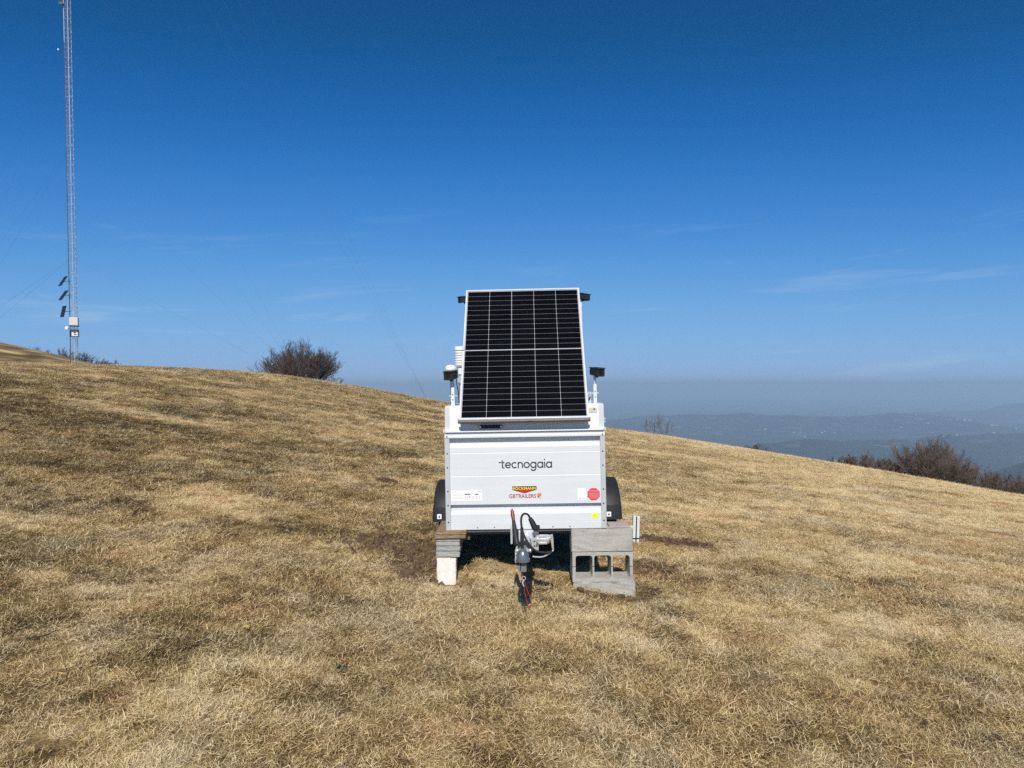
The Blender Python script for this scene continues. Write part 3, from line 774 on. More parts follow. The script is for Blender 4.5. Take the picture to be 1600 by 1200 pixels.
# local: x across, y up the slope, z out of the face
hw = PW / 2
fr = MB()
fw, ft = .014, .030
fr.box(-hw, -hw + fw, 0, PL, -ft, .003).box(hw - fw, hw, 0, PL, -ft, .003)
fr.box(-hw + fw, hw - fw, 0, fw, -ft, .003).box(-hw + fw, hw - fw, PL - fw, PL, -ft, .003)
fr.build('frame', M['frame'], pan, recalc=True)
MB().box(-hw + fw, hw - fw, fw, PL - fw, -.012, -.0027).build('backsheet', M['backsheet'], pan)
cols, rows = 5, 12
ix0, ix1, iy0, iy1 = -hw + fw + .006, hw - fw - .006, fw + .008, PL - fw - .008
cw = (ix1 - ix0) / cols; midg = .010
chh = (iy1 - iy0 - midg) / 24
def cell_mesh():
    a, b = cw / 2 - .0014, chh / 2 - .00085
    c_ = .004
    b_ = MB()
    pts = [(-a + c_, -b), (a - c_, -b), (a, -b + c_), (a, b - c_), (a - c_, b), (-a + c_, b), (-a, b - c_), (-a, -b + c_)]
    n = 8
    b_.add([(x, y, 0) for x, y in pts] + [(x, y, -.002) for x, y in pts], [tuple(range(8))] + [(k, k + n, (k + 1) % n + n, (k + 1) % n) for k in range(8)])
    me = b_.mesh('cell'); me.materials.append(M['cell'])
    bm = bmesh.new(); bm.from_mesh(me); bmesh.ops.recalc_face_normals(bm, faces=bm.faces); bm.to_mesh(me); bm.free()
    return me
_n, _l = M['cell'].node_tree.nodes, M['cell'].node_tree.links
_oi = _n.new('ShaderNodeObjectInfo'); _mr = _n.new('ShaderNodeMapRange'); _mr.inputs[3].default_value = 0.05; _mr.inputs[4].default_value = 0.22
_l.new(_oi.outputs['Random'], _mr.inputs[0]); _l.new(_mr.outputs[0], _n['Principled BSDF'].inputs['Specular IOR Level'])
cme = cell_mesh()
for j in range(24):
    for i in range(cols):
        put('cell', cme, pan, (ix0 + (i + .5) * cw + (.0009 if i >= 2 else -.0009), iy0 + (j + .5) * chh + (midg if j >= 12 else 0), -.0022))
MB().box(-hw - .012, hw + .012, .004, .03, -.058, -ft - .001).build('bottom_rail', M['rail'], pan)
for xx in (-.36, .36):
    MB().box(xx - .02, xx + .02, .04, PL - .05, -.080, -ft - .001).build('back_rail', M['galv'], pan)
MB().box(.03, .07, .0025, .0039, -.050, -.042).build('drain_slot', M['bolt'], pan)
# struts that hold the panel up
for xx in (-.36, .36):
    a = Vector((xx, 1.25, PL * .82 * 0)); 
    top = Matrix.Rotation(PA, 3, 'X') @ Vector((xx, PL * .86, -.06))
    loc_top = PB + top
    inv = Matrix.Rotation(-PA, 3, 'X')
    p0 = inv @ (loc_top - PB); p1 = inv @ (Vector((xx, loc_top.y + .18, 1.545)) - PB)
    MB().tube([p0, p1], .016, 8).build('strut', M['galv'], pan)

# ------------------------------------------------------------------ cameras, sensors on the trailer
def security_camera(base, h, yaw, label, pole_r=.0145, upper=True, s=1.0, off=0.0):
    t = mount('security_camera', base)
    tag(t, label, 'camera', 'security cameras on the trailer corners')
    p1 = h * .70 if upper else h
    MB().box(-pole_r, pole_r, -pole_r, pole_r, 0, p1).build('pole', M['whitecover'] if upper else M['galv'], t, bevel=.003)
    if upper:
        MB().tube([(0, 0, p1), (0, 0, h)], .011, 10).build('upper_pole', M['galv'], t, smooth=True)
        for zz in (.05 * 1, p1 * .62):
            MB().lathe([(.004, -.004), (.005, 0), (.005, .002)], 'Y', (0, -pole_r - .002, zz), 8).build('bolt', M['bolt'], t)
        MB().box(-.034, .034, .016, .026, p1 * .5, p1 * .5 + .012).build('clamp', M['zinc'], t)
    head = empty('camera_head', (off, -.005, h), (R(5), 0, yaw)); head.parent = t
    W, D, Hh = .037 * s, .13 * s, .070 * s
    # housing narrows below, hood wider on top and overhanging in front
    b = MB()
    b.extrude_x([(-D * .55, 0.0), (D * .45, .010), (D * .45, Hh - .006), (-D * .55, Hh - .006)], -W * 1.05, W * 1.05)
    b.build('housing', M['blackplastic'], head, bevel=.005, seg=2)
    MB().extrude_x([(-D * .64, Hh - .0055), (D * .5, Hh - .0055), (D * .5, Hh + .003), (-D * .60, Hh + .004), (-D * .64, Hh + .001)], -W * 1.08, W * 1.08).build('hood', M['blackplastic'], head, bevel=.002)
    MB().lathe([(.018 * s, -.004), (.022 * s, 0), (.022 * s, .01)], 'Y', (0, -D * .55 - .002, Hh * .52), 16).build('lens', M['glass'], head, smooth=True)
    MB().tube([(0, 0, -.012), (0, 0, .012)], .014, 10).build('mount_joint', M['blackplastic'], head)
    return t
security_camera((-.600, .17, 1.555), .220, R(-14), 'black camera on the short front left post beside the white weather sensor', s=1.05, off=-.012)
security_camera((.600, .17, 1.555), .226, R(24), 'black camera on the short front right post above the lid label', s=1.0, off=.016)
security_camera((-.640, 2.32, 1.545), 1.125, R(-60), 'black camera behind the upper left corner of the large solar panel', pole_r=.017, upper=False, off=-.03)
security_camera((.640, 2.32, 1.545), 1.125, R(125), 'black camera on the tall galvanised post behind the upper right panel corner', pole_r=.017, upper=False, off=.03)

ws = mount('weather_sensor', (-.552, .36, 1.553))
tag(ws, 'white louvred weather sensor on a steel post left of the solar panel', 'sensor')
MB().tube([(0, 0, 0), (0, 0, .27)], .014, 10).build('post', M['galv'], ws, smooth=True)
MB().tube([(0, 0, .27), (0, 0, .335)], .024, 12).build('connector', M['whiteplastic'], ws, smooth=True)
pm = MB().lathe([(.028, -.004), (.048, -.006), (.050, .004), (.040, .015), (.024, .017)], 'Z', (0, 0, 0), 22).mesh('plate')
pm.materials.append(M['whiteplastic']); pm.polygons.foreach_set('use_smooth', [True] * len(pm.polygons)); pm.set_sharp_from_angle(angle=R(35))
for k in range(6):
    put('plate', pm, ws, (0, 0, .352 + k * .0215))
MB().lathe([(.050, 0), (.051, .012), (.049, .030), (.044, .034), (.002, .035)], 'Z', (0, 0, .478), 22).build('cap', M['whiteplastic'], ws, smooth=True)
MB().lathe([(.022, 0), (.022, .14)], 'Z', (0, 0, .345), 12).build('core', M['print_grey'], ws)
MB().box(-.020, .020, -.030, -.014, .19, .24).build('clamp', M['zinc'], ws)
MB().tube(spline([(-.02, -.01, .30), (-.035, -.02, .22), (-.02, -.02, .12), (-.015, -.01, .01)]), .004, 6).build('cable', M['rubber'], ws, smooth=True)
gp = mount('antenna_dome', (-.625, .27, 1.553))
tag(gp, 'white mushroom antenna dome behind the front left camera', 'antenna')
MB().tube([(0, 0, 0), (0, 0, .30)], .010, 8).build('stem', M['galv'], gp, smooth=True)
MB().lathe([(.046, .300), (.050, .310), (.048, .330), (.036, .345), (.016, .351), (.001, .352)], 'Z', (0, 0, 0), 22).build('dome', M['whiteplastic'], gp, smooth=True)
for s, nm in ((.555, 'right'),):
    br = mount('hinge_bracket', (s, .16, 1.552))
    tag(br, 'small zinc panel hinge bracket beside the front right camera post', 'bracket')
    MB().box(-.012, .012, 0, .02, 0, .10).build('upright', M['zinc'], br, bevel=.002)
    MB().box(-.02, .03, -.004, 0, .078, .092).build('arm', M['zinc'], br)
    MB().tube([(-.008, -.006, .03), (.004, -.006, .06)], .005, 8).build('pin', M['blackplastic'], br)

# ------------------------------------------------------------------ props under the trailer
def rrect(x0, x1, z0, z1, r, n=5):
    out = []
    for cx, cz, a0 in ((x1 - r, z0 + r, -90), (x1 - r, z1 - r, 0), (x0 + r, z1 - r, 90), (x0 + r, z0 + r, 180)):
        out += [(cx + r * math.cos(R(a0 + 90 * k / n)), cz + r * math.sin(R(a0 + 90 * k / n))) for k in range(n + 1)]
    return out
def rough_box(w, d, h, seed, amp=.003, cuts=5):
    """box with bevelled, slightly worn edges; base at z = 0, front at y = 0, centred on x"""
    bm = bmesh.new(); bmesh.ops.create_cube(bm, size=1.0)
    for v in bm.verts: v.co = ((v.co.x) * w, (v.co.y + .5) * d, (v.co.z + .5) * h)
    bmesh.ops.bevel(bm, geom=list(bm.edges), offset=min(.006, h * .12), segments=2, affect='EDGES')
    bmesh.ops.subdivide_edges(bm, edges=list(bm.edges), cuts=cuts, use_grid_fill=True)
    rg = random.Random(seed)
    for v in bm.verts:
        v.co += Vector((rg.uniform(-1, 1), rg.uniform(-1, 1), rg.uniform(-1, 1))) * amp
    me = bpy.data.meshes.new('block'); bm.to_mesh(me); bm.free()
    return me
def single(name, me, mat, loc, rot, label, cat, group=None):
    me.materials.append(mat); me.name = name
    o = bpy.data.objects.new(name, me); COL.objects.link(o); o.location = loc; o.rotation_euler = rot
    return tag(o, label, cat, group)
GB = 'concrete blocks under the right front corner'
single('concrete_block', rough_box(.50, .24, .193, 1, .0020), M['concrete'], (.739, 6.062, .351), (0, R(-.8), 0), 'solid faced grey concrete block carrying the right front trailer corner', 'block', GB)
hb_ = MB().holed_xz([(-.247, 0), (.247, 0), (.247, .242), (-.247, .242)],
                    [rrect(-.222 + k * .1525, -.222 + k * .1525 + .139, .030, .216, .022) for k in range(3)], 0, .24)
hbk = hb_.build('concrete_block', M['concrete'], None, loc=(.744, 6.058, .1065), rot=(0, R(-.6), 0))
tag(hbk, 'hollow concrete block with three open cells, middle of the right stack', 'block', GB)
for k in range(4):
    xx = -.2345 + k * .1545
    MB().box(xx - .0115, xx + .0115, -.0012, -.0002, .124, .128).build('mould_line', M['print_dark'], hbk)
single('concrete_block', rough_box(.505, .25, .20, 2, .0045), M['concrete'], (.758, 6.050, -.0965), (0, R(-.8), R(-1)), 'half buried concrete block at the bottom of the right stack', 'block', GB)
lp = rough_box(.17, .20, .010, 5, .001, 3)
single('thin_tile', lp, pbr('pink_tile', (0.46, 0.38, 0.34), 0.85, 0, 0.2, 30.0, bump=0.2), (.888, 6.085, .5478), (0, R(-.8), 0), 'thin pinkish tile on top of the right concrete blocks', 'tile')
# left stack
lx = -.524
st_ = rough_box(.156, .42, .36, 11, .0022, 6)
for v in st_.vertices:
    if v.co.z < .05: v.co.x *= .97
single('stone_block', st_, M['stone'], (lx - .012, 6.055, -.054), (0, 0, R(3)), 'pale squared limestone block standing in soil under the left trailer corner', 'stone')
GS = 'concrete slabs on the limestone block'
z = .3075
for k, (h, dx, rz, lbl) in enumerate([(.050, 0, 1, 'thick grey concrete slab lying directly on the limestone block'), (.039, .002, 0, 'grey concrete slab second from the bottom on the limestone block'),
                                      (.038, -.001, -1, 'grey concrete slab third from the bottom on the limestone block'), (.022, .001, .5, 'thin grey concrete slab just under the wooden planks')]):
    single('concrete_slab', rough_box(.194, .38, h, 20 + k, .0016), M['paver'], (lx + dx, 6.05, z), (0, 0, R(rz)), lbl, 'slab', GS)
    z += h + .0022
GP = 'wooden planks on the left stack'
for k, (h, w, dx, rz, lbl) in enumerate([(.026, .245, .022, 1.0, 'lower weathered wooden plank on top of the grey slabs'), (.030, .250, .026, -.6, 'upper weathered wooden plank right under the left trailer corner')]):
    me = rough_box(w, .46, h, 30 + k, .003)
    single('plank', me, M['wood'], (lx + dx, 6.035 + .012 * k, z), (0, R(-.6), R(rz)), lbl, 'plank', GP)
    z += h + .003

# steel stake right of the blocks
sx, sy = 1.335, 8.0
stk = empty('ground_stake', (sx, sy, gz(sx, sy)), (R(2), R(1), R(8)))
tag(stk, 'pale galvanised double channel stake in turned soil right of the blocks', 'stake')
for s in (-1, 1):
    MB().box(s * .0215 - .015, s * .0215 + .015, -.02, .02, -.12, .285).build('channel', M['whitecover'], stk, bevel=.004)
MB().box(-.006, .006, -.012, .012, -.1, .275).build('web', M['blackplastic'], stk)
MB().box(-.085, -.038, -.012, -.004, .135, .185).build('side_plate', M['whitecover'], stk, bevel=.003)
MB().lathe([(.009, -.004), (.011, 0), (.011, .003)], 'Y', (-.062, -.0125, .160), 8).build('bolt', M['bolt'], stk)
MB().box(-.040, .040, -.024, -.0205, .040, .052).build('strap', M['blackplastic'], stk)

# ------------------------------------------------------------------ lattice mast on the hill
MX, MY = -38.4, 65.0
mz = gz(MX, MY)
MROT = Euler((0, R(-1.15), R(14)))
mast = empty('lattice_mast', (MX, MY, mz), MROT)
tag(mast, 'tall slender galvanised lattice mast with guy wires on the hill', 'mast')
MMt = Matrix.Translation((MX, MY, mz)) @ MROT.to_matrix().to_4x4()
MH = 70.0; rt = .31
legs = [(rt * math.cos(R(a)), rt * math.sin(R(a))) for a in (-70, 50, 170)]
for (a, b) in legs:
    MB().tube([(a, b, -1), (a, b, MH * .5), (a, b, MH)], .030, 6).build('leg', M['mast'], mast)
br = MB(); step = .43; k = 0; zz = .3
while zz < MH - .5:
    for i in range(3):
        p, q = legs[i], legs[(i + 1) % 3]
        if k % 2: p, q = q, p
        br.tube([(p[0], p[1], zz), (q[0], q[1], zz)], .011, 3, cap=False)
        br.tube([(p[0], p[1], zz), (q[0], q[1], zz + step)], .010, 3, cap=False)
    zz += step; k += 1
br.build('bracing', M['mast'], mast, recalc=False)
for k in range(1, 12):
    fl = MB()
    for (a, b) in legs: fl.lathe([(.048, -.03), (.048, .03)], 'Z', (a, b, k * 6.0), 8)
    fl.build('joint_flange', M['mast'], mast)
MB().tube([(legs[2][0] - .02, legs[2][1] - .05, -.5), (legs[2][0] - .02, legs[2][1] - .05, 30.0)], .022, 6).build('cable_run', M['mastdark'], mast)
def hz_m(py): return (CZ + (603 - py) * MY / 1155.0) - mz        # height up the mast
anch_r = Vector((-15.3, 55.0, 0)); anch_r2 = Vector((-5.7, 50.0, 0))
anch_l = Vector((-52.0, 42.0, 0)); anch_l2 = Vector((-41.3, 50.0, 0)); anch_l3 = Vector((-35.3, 45.2, 0))
for A in (anch_r, anch_r2, anch_l, anch_l2, anch_l3): A.z = gz(A.x, A.y) - .1
inv = MMt.inverted()
def guy(h, A, sag=.012):
    p = Vector((0, 0, h)); q = inv @ A; L = (p - q).length
    pts = [p.lerp(q, t) - Vector((0, 0, 4 * sag * L * .12 * t * (1 - t))) for t in [k / 10 for k in range(11)]]
    MB().tube(pts, .0038, 4, cap=False).build('guy_wire', M['wire'], mast, recalc=False)
for py in (402, 233, 66, -110): 
    guy(hz_m(py), anch_r)
for py in (-400, -500, -590): guy(hz_m(py), anch_r2)
for py in (402, 233, 66): 
    guy(hz_m(py), anch_l2); guy(hz_m(py), anch_l3)
MB().lathe([(.05, -.07), (.06, 0), (.05, .07)], 'Z', (-.75, -.1, hz_m(80)), 10).build('insulator', M['whiteplastic'], mast)
MB().box(-.62, -.30, -.2, .0, hz_m(8) - .12, hz_m(8) + .12).build('sensor_box', M['mastdark'], mast)
GM = 'small solar modules on the mast'
for (py, dx, tilt, yaw, lbl) in [(440, -.72, 60, -38, 'topmost small solar module on the left of the lattice mast'), (462, -.70, 58, -36, 'middle small solar module on the left of the lattice mast'), (487, -.74, 78, -34, 'lowest steepest small solar module on the left of the lattice mast')]:
    base = MMt @ Vector((dx, -.25, hz_m(py)))
    o = empty('mast_solar_module', base, (0, 0, R(yaw)))
    tag(o, lbl, 'solar panel', GM)
    Mx = Matrix.Rotation(R(tilt), 4, 'X')
    MB().box(-.30, .30, -.50, .50, -.02, .02, Mx).build('module', M['pvsmall'], o)
    MB().box(-.315, .315, -.515, .515, -.03, -.021, Mx).build('frame', M['rail'], o)
    MB().tube([(0, .05, -.03), (.42, .46, .03)], .022, 6).build('arm', M['mastdark'], o)
def mast_box(py, hw_, hd_, hh, lbl, name, openf=False):
    o = empty(name, MMt @ Vector((.12, -.35, hz_m(py) - hh)), (0, 0, R(22)))
    tag(o, lbl, 'cabinet', 'cabinets on the mast')
    if not openf:
        MB().box(-hw_, hw_, -hd_, hd_, 0, 2 * hh).build('body', M['cabinet'], o, bevel=.02)
        MB().box(-hw_ - .03, hw_ + .03, -hd_ - .03, hd_ + .03, -.06, -.003).build('base_frame', M['mastdark'], o)
        MB().box(-hw_ + .04, hw_ - .04, -hd_ - .012, -hd_ - .001, .05, 2 * hh - .05).build('door', M['cabinet'], o, bevel=.005)
    else:
        fr_ = MB(); t = .05
        fr_.holed_xz([(-hw_, 0), (hw_, 0), (hw_, 2 * hh), (-hw_, 2 * hh)], [[(-hw_ + t, t), (hw_ - t, t), (hw_ - t, 2 * hh - t), (-hw_ + t, 2 * hh - t)]], -hd_, hd_)
        fr_.build('frame', M['mastdark'], o)
        MB().box(-hw_ + .06, hw_ - .06, 0, .03, .06, 2 * hh - .06).build('board', M['whiteplastic'], o)
        MB().box(-.06, .10, -.05, -.001, hh * 1.1, hh * 1.25).build('device', M['mastdark'], o)
        MB().box(-.02, .14, -.05, -.001, hh * .6, hh * .75).build('device', M['mastdark'], o)
    return o
mast_box(503, .33, .28, .36, 'upper pale closed cabinet on the lattice mast', 'mast_cabinet')
mast_box(521, .34, .18, .31, 'lower open dark framed white board on the lattice mast', 'mast_board', True)
dsh = empty('mast_dish', MMt @ Vector((-.45, -.35, hz_m(513))), (0, 0, 0))
tag(dsh, 'small white round antenna between the two mast cabinets', 'antenna')
MB().lathe([(.01, -.10), (.14, -.08), (.16, 0), (.14, .03), (.01, .05)], 'Y', (0, 0, 0), 14).build('radome', M['whiteplastic'], dsh, smooth=True)
MB().tube([(0, .05, 0), (.30, .25, 0)], .02, 6).build('arm', M['mast'], dsh)

# ------------------------------------------------------------------ bare shrubs
def shrub(x, y, h, spread, stems, seed, label, cat='shrub', group=None, name='bare_shrub', dens=1.0, base_r=None, upright=0.0, depth=3, mr=.0075, sink=.05):
    rg = random.Random(seed)
    root = empty(name, (x, y, gz(x, y) - sink)); tag(root, label, cat, group)
    tr, cr = MB(), MB()
    base_r = spread * .45 if base_r is None else base_r
    def grow(p, d, L, r, lev):
        n = 4 if lev == 0 else 3
        pts = [p.copy()]; q = p.copy(); dd = d.copy(); seg = L / n
        kids = []
        for k in range(n):
            dd = (dd + Vector((rg.gauss(0, .16), rg.gauss(0, .16), rg.gauss(.05, .10)))).normalized()
            q = q + dd * seg; pts.append(q.copy())
            if lev < depth:
                m = (1 if k == 0 and lev == 0 else rg.choice((1, 2, 2) if lev < 2 else (1, 1, 2)))
                for _ in range(max(1, round(m * dens))):
                    side = Vector((rg.gauss(0, 1), rg.gauss(0, 1), rg.gauss(.25, .6))).normalized()
                    nd = (dd * 1.0 + side * rg.uniform(.35, .72)).normalized()
                    kids.append((q.copy(), nd, L * rg.uniform(.34, .55) * (1.15 - .12 * k), r * .5))
        rad = [max(mr * .55, r * (1 - .75 * i / n)) for i in range(n + 1)]
        (tr if lev == 0 else cr).tube(pts, rad, 4 if lev == 0 else 3, cap=False)
        for a in kids: grow(*a[:3], max(a[3], mr), lev + 1)
    for s in range(stems):
        a = rg.uniform(0, 2 * math.pi); q = math.sqrt(rg.random())
        p = Vector((math.cos(a) * q * base_r, math.sin(a) * q * base_r * .8, 0))
        tilt = q * R(56) * (1 - upright)
        d = Vector((math.cos(a) * math.sin(tilt) + rg.gauss(0, .12), math.sin(a) * math.sin(tilt) + rg.gauss(0, .12), math.cos(tilt))).normalized()
        L = h * rg.uniform(.70, .98) * (1.0 - .28 * q * q)
        p.z = gz(x + p.x, y + p.y) - root.location.z - .08
        grow(p, d, L, h * .013 * rg.uniform(.7, 1.3), 0)
    tr.build('stems', M['bark'], root, recalc=False)
    cr.build('crown', M['twig'], root, recalc=False)
    return root
shrub(-16.3, 57.0, 2.60, 2.2, 125, 5, 'large rounded leafless shrub on the skyline between mast and trailer', base_r=1.55, mr=.009)
shrub(-13.6, 56.0, 0.8, .8, 9, 6, 'low bare twigs at the right foot of the skyline shrub', mr=.010, depth=2)
shrub(26.6, 47.0, 2.40, 2.0, 105, 8, 'large rounded leafless shrub standing above the hedge on the right', base_r=1.05, mr=.008, sink=.05)
hl_ = [(21.9, 48, .85, 'leftmost low bush of the brown hedge on the right slope'), (23.1, 48, 1.1, 'second bush from the left in the brown hedge'), (24.4, 48, 1.0, 'low hedge bush just left of the large right shrub'),
       (25.4, 48.5, .9, 'low hedge bush under the left half of the large right shrub'), (28.0, 48, 1.2, 'low hedge bush under the right half of the large right shrub'), (29.3, 48, 1.4, 'hedge bush just right of the large right shrub'),
       (30.7, 48, 1.45, 'hedge bush second to the right of the large right shrub'), (32.1, 48, 1.5, 'hedge bush near the right edge of the picture'), (33.5, 48, 1.5, 'hedge bush cut by the right edge of the picture')]
for k, (x, y, h, lbl) in enumerate(hl_):
    shrub(x, y, h, 1.0, 30, 100 + k, lbl, 'bush', 'bushes of the brown hedge', 'hedge_bush', base_r=.8, mr=.010, depth=3, sink=.03)
shrub(16.3, 49, .55, .5, 22, 40, 'tiny dark bush alone on the right skyline', base_r=.45, mr=.009, depth=2, sink=.02)
for k, (x, y, h, lbl) in enumerate([(11.7, 63, 2.0, 'thin bare sapling on the skyline, left of the pair right of the trailer'), (13.2, 63, 2.1, 'thin bare sapling on the skyline, right of the pair right of the trailer')]):
    shrub(x, y, h, .7, 5, 60 + k, lbl, 'tree', 'bare saplings on the skyline', 'bare_sapling', base_r=.25, upright=.55, mr=.008, depth=2, sink=-.1)
for k, (x, y, h, lbl) in enumerate([(-84, 132, 2.2, 'leftmost dark shrub behind the far hilltop'), (-79.5, 132, 2.6, 'dark shrub behind the hill just left of the mast foot'), (-75.5, 131, 2.6, 'dark shrub behind the hill right of the mast foot'), (-71.5, 131, 2.2, 'rightmost dark shrub behind the hill right of the mast')]):
    shrub(x, y, h, 2.2, 26, 80 + k, lbl, 'shrub', 'shrubs behind the far hilltop', base_r=2.1, mr=.016, depth=3, sink=0)

# ------------------------------------------------------------------ small things in the grass
def at_ground(px, py):
    u = (px - 800) / 1155.0; ys = np.arange(3, 40, .01); zz = meadow_z(u * ys, ys)
    v = 603 - (zz - CZ) / ys * 1155
    i = int(np.argmax(v < py)); return float(u * ys[i]), float(ys[i]), float(zz[i])
x, y, z = at_ground(58, 1003)
o = MB().tube(spline([(-.09, -.01, .012), (-.03, .0, .022), (.03, .02, .028), (.085, .045, .05)]), [.004] * 8 + [.005] * 9 + [.003] * 8, 6).build('fallen_stick', M['stick'], None, loc=(x, y, z))
tag(o, 'short dark stick lying in the grass at the lower left', 'stick')
x, y, z = at_ground(385, 991)
o = MB().add([(-.02, -.006, .05), (0, -.014, .055), (.022, .0, .05), (0, .012, .056), (-.02, -.006, .049), (0, -.014, .053), (.022, .0, .048), (0, .012, .054)], [(0, 1, 2, 3), (7, 6, 5, 4), (0, 4, 5, 1), (1, 5, 6, 2), (2, 6, 7, 3), (3, 7, 4, 0)]).build('fallen_leaf', M['leaf'], None, loc=(x, y, z))
tag(o, 'tiny yellow leaf lying in the dry grass', 'leaf')
x, y, z = at_ground(532, 1048)
wd_ = empty('green_weed', (x, y, z)); tag(wd_, 'small dark green weed in the dry grass at lower centre left', 'plant')
rg = random.Random(4)
for k in range(26):
    a = rg.uniform(0, 6.28); L = rg.uniform(.03, .06); e = rg.uniform(.3, 1.2)
    d = Vector((math.cos(a) * math.cos(e), math.sin(a) * math.cos(e), math.sin(e))); sd = Vector((-math.sin(a), math.cos(a), 0)) * rg.uniform(.006, .011)
    b0 = Vector((rg.gauss(0, .018), rg.gauss(0, .018), .0))
    MB().add([b0, b0 + d * L * .55 + sd, b0 + d * L, b0 + d * L * .55 - sd], [(0, 1, 2, 3)]).build('leaf', M['weed'], wd_, recalc=False)

# clods of turned earth
rg = random.Random(12)
ck = MB()
for sx_, sy_, rx, ry, h, b in SPOTS:
    if b < .7: continue
    for k in range(int(90 * rx * ry / .05) + 10):
        x = rg.gauss(sx_, rx * .8); y = rg.gauss(sy_, ry * .8)
        if abs(x - .76) < .27 and 6.03 < y < 6.33: continue
        if abs(x + .53) < .1 and 6.03 < y < 6.5: continue
        s = rg.choice((.006, .009, .012, .018, .03)) * rg.uniform(.8, 1.25); zz = gz(x, y) + s * .3
        bm = bmesh.new(); bmesh.ops.create_icosphere(bm, subdivisions=1, radius=s)
        for v in bm.verts: v.co *= rg.uniform(.65, 1.3)
        bm.verts.index_update()
        ck.add([(v.co.x + x, v.co.y + y, v.co.z * .7 + zz) for v in bm.verts], [tuple(v.index for v in f.verts) for f in bm.faces]); bm.free()
tag(ck.build('soil_clods', M['soilclod'], recalc=False), 'dark brown crumbs of turned earth around the blocks and stake', 'soil', kind='stuff')

# ------------------------------------------------------------------ grass
clumps = bpy.data.collections.new('grass_clumps')
def clump(seed, nbl, rad, lmin, lmax, wmin, wmax, flat):
    rg = np.random.default_rng(seed); V, Fc, A = [], [], []
    for k in range(nbl):
        a = rg.uniform(0, 2 * math.pi); q = rad * math.sqrt(rg.random())
        bx_, by_ = q * math.cos(a), q * math.sin(a)
        la = rg.normal(0.5, 1.5); L = rg.uniform(lmin, lmax); w = rg.uniform(wmin, wmax) / 2
        e0 = np.clip(rg.normal(.75 - .45 * flat, .3), .02, 1.4); e1 = e0 - rg.uniform(.0, .5)
        d0 = np.array([math.cos(la) * math.cos(e0), math.sin(la) * math.cos(e0), math.sin(e0)])
        d1 = np.array([math.cos(la + .1) * math.cos(e1), math.sin(la + .1) * math.cos(e1), math.sin(e1)])
        b = np.array([bx_, by_, -.004 + (rg.uniform(0, .022) if flat > .5 else 0)])
        m_ = b + d0 * L * .5; t_ = m_ + d1 * L * .5; t_[2] = max(t_[2], .003)
        ro = rg.uniform(-.8, .8)
        sd = np.array([-math.sin(la) * math.cos(ro), math.cos(la) * math.cos(ro), math.sin(ro)]) * w
        n = len(V); V += [b - sd, b + sd, m_ - sd * .85, m_ + sd * .85, t_]
        Fc += [(n, n + 1, n + 3, n + 2), (n + 2, n + 3, n + 4)]
        v = float(np.clip(rg.normal(.5, .32), -.1, 1.15)); A += [v] * 5
    me = bpy.data.meshes.new('grass_clump'); me.from_pydata([tuple(v) for v in V], [], Fc); me.update()
    at = me.attributes.new('bv', 'FLOAT', 'POINT'); at.data.foreach_set('value', np.array(A, np.float32))
    me.materials.append(MAT_BLADE)
    o = bpy.data.objects.new('grass_clump_%02d' % seed, me); clumps.objects.link(o)
NFLAT, NTALL = 10, 6
for k in range(NFLAT): clump(k, 64, .085, .025, .065, .0018, .0034, 0.75)
for k in range(NTALL): clump(NFLAT + k, 46, .055, .045, .11, .0018, .0032, 0.3)

rg = np.random.default_rng(99)
def scatter(y0, y1, dens, scale, tall=0.04):
    n = int((y1 - y0) * 2 * (0.78 * y1 + 2.2) * dens)
    y = rg.uniform(y0, y1, n); x = rg.uniform(-1, 1, n) * (0.78 * y1 + 2.2)
    k = np.abs(x) < 0.78 * y + 2.2; x, y = x[k], y[k]
    s = soil_mask(x, y); tone, pale = tone_map(x, y)
    k = rg.random(len(x)) > s * .82
    k &= ~((np.abs(x - .75) < .27) & (y > 6.03) & (y < 6.32)) & ~((np.abs(x + .53) < .10) & (y > 6.03) & (y < 6.50))
    k &= ~((np.abs(np.abs(x - .165) - .775) < .12) & (y > 7.25) & (y < 7.68))
    x, y, s, tone, pale = x[k], y[k], s[k], tone[k], pale[k]
    tone = tone + rg.normal(0, .10, len(x))
    h = fbm(x / 0.8 + 12, y / 0.8 + 45, 3)
    tl = rg.random(len(x)) < tall + .35 * pale + .35 * np.clip((h - .64) / .15, 0, 1)
    idx = np.where(tl, NFLAT + rg.integers(0, NTALL, len(x)), rg.integers(0, NFLAT, len(x)))
    sc = scale * rg.uniform(.75, 1.3, len(x)) * (.75 + .55 * h)
    under = (np.abs(x - .15) < .7) & (y > 6.3) & (y < 8.6)
    sc = np.where(under, sc * .6, sc)
    return x, y, s, tone, idx, sc
parts = [scatter(2.2, 6, 500, .70, .03), scatter(6, 11, 260, .78, .03), scatter(11, 24, 95, .95, .01), scatter(24, 60, 30, 1.3, .0)]
x, y, s, tone, idx, sc = [np.concatenate(q) for q in zip(*parts)]
z = meadow_z(x, y)
me = bpy.data.meshes.new('dry_grass')
me.vertices.add(len(x)); me.vertices.foreach_set('co', np.stack([x, y, z], -1).ravel())
eps = .05
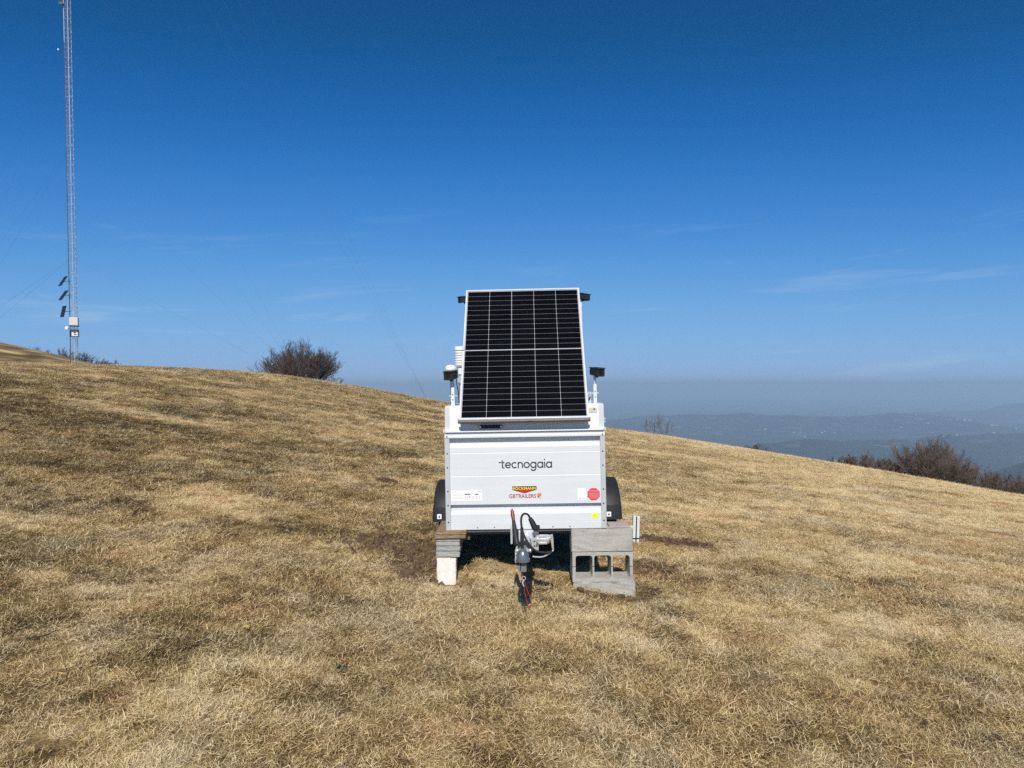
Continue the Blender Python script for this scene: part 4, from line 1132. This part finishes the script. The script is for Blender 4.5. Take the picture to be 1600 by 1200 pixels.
nx_ = (meadow_z(x + eps, y, False) - meadow_z(x - eps, y, False)) / (2 * eps)
ny_ = (meadow_z(x, y + eps, False) - meadow_z(x, y - eps, False)) / (2 * eps)
rot = np.stack([np.arctan(ny_), -np.arctan(nx_), rg.uniform(0, 2 * np.pi, len(x))], -1)
for nm, ty, val in (('tone', 'FLOAT', tone), ('soil', 'FLOAT', s), ('scl', 'FLOAT', sc)):
    a = me.attributes.new(nm, ty, 'POINT'); a.data.foreach_set('value', val.astype(np.float32))
a = me.attributes.new('idx', 'INT', 'POINT'); a.data.foreach_set('value', idx.astype(np.int32))
a = me.attributes.new('rot', 'FLOAT_VECTOR', 'POINT'); a.data.foreach_set('vector', rot.astype(np.float32).ravel())
grass = bpy.data.objects.new('dry_grass', me); COL.objects.link(grass)
tag(grass, 'matted short dry straw coloured grass covering the slope', 'grass', kind='stuff')
ng = bpy.data.node_groups.new('grass_scatter', 'GeometryNodeTree')
ng.interface.new_socket('Geometry', in_out='INPUT', socket_type='NodeSocketGeometry')
ng.interface.new_socket('Geometry', in_out='OUTPUT', socket_type='NodeSocketGeometry')
gi = ng.nodes.new('NodeGroupInput'); go = ng.nodes.new('NodeGroupOutput')
ip = ng.nodes.new('GeometryNodeInstanceOnPoints'); ci = ng.nodes.new('GeometryNodeCollectionInfo')
ci.inputs['Collection'].default_value = clumps; ci.inputs['Separate Children'].default_value = True; ci.inputs['Reset Children'].default_value = True
def nattr(nm, ty):
    q = ng.nodes.new('GeometryNodeInputNamedAttribute'); q.data_type = ty; q.inputs['Name'].default_value = nm; return q.outputs['Attribute']
L = ng.links.new
L(gi.outputs[0], ip.inputs['Points']); L(ci.outputs[0], ip.inputs['Instance'])
ip.inputs['Pick Instance'].default_value = True
L(nattr('idx', 'INT'), ip.inputs['Instance Index']); L(nattr('rot', 'FLOAT_VECTOR'), ip.inputs['Rotation']); L(nattr('scl', 'FLOAT'), ip.inputs['Scale'])
L(ip.outputs[0], go.inputs[0])
md = grass.modifiers.new('scatter', 'NODES'); md.node_group = ng
print('grass clumps', len(x))
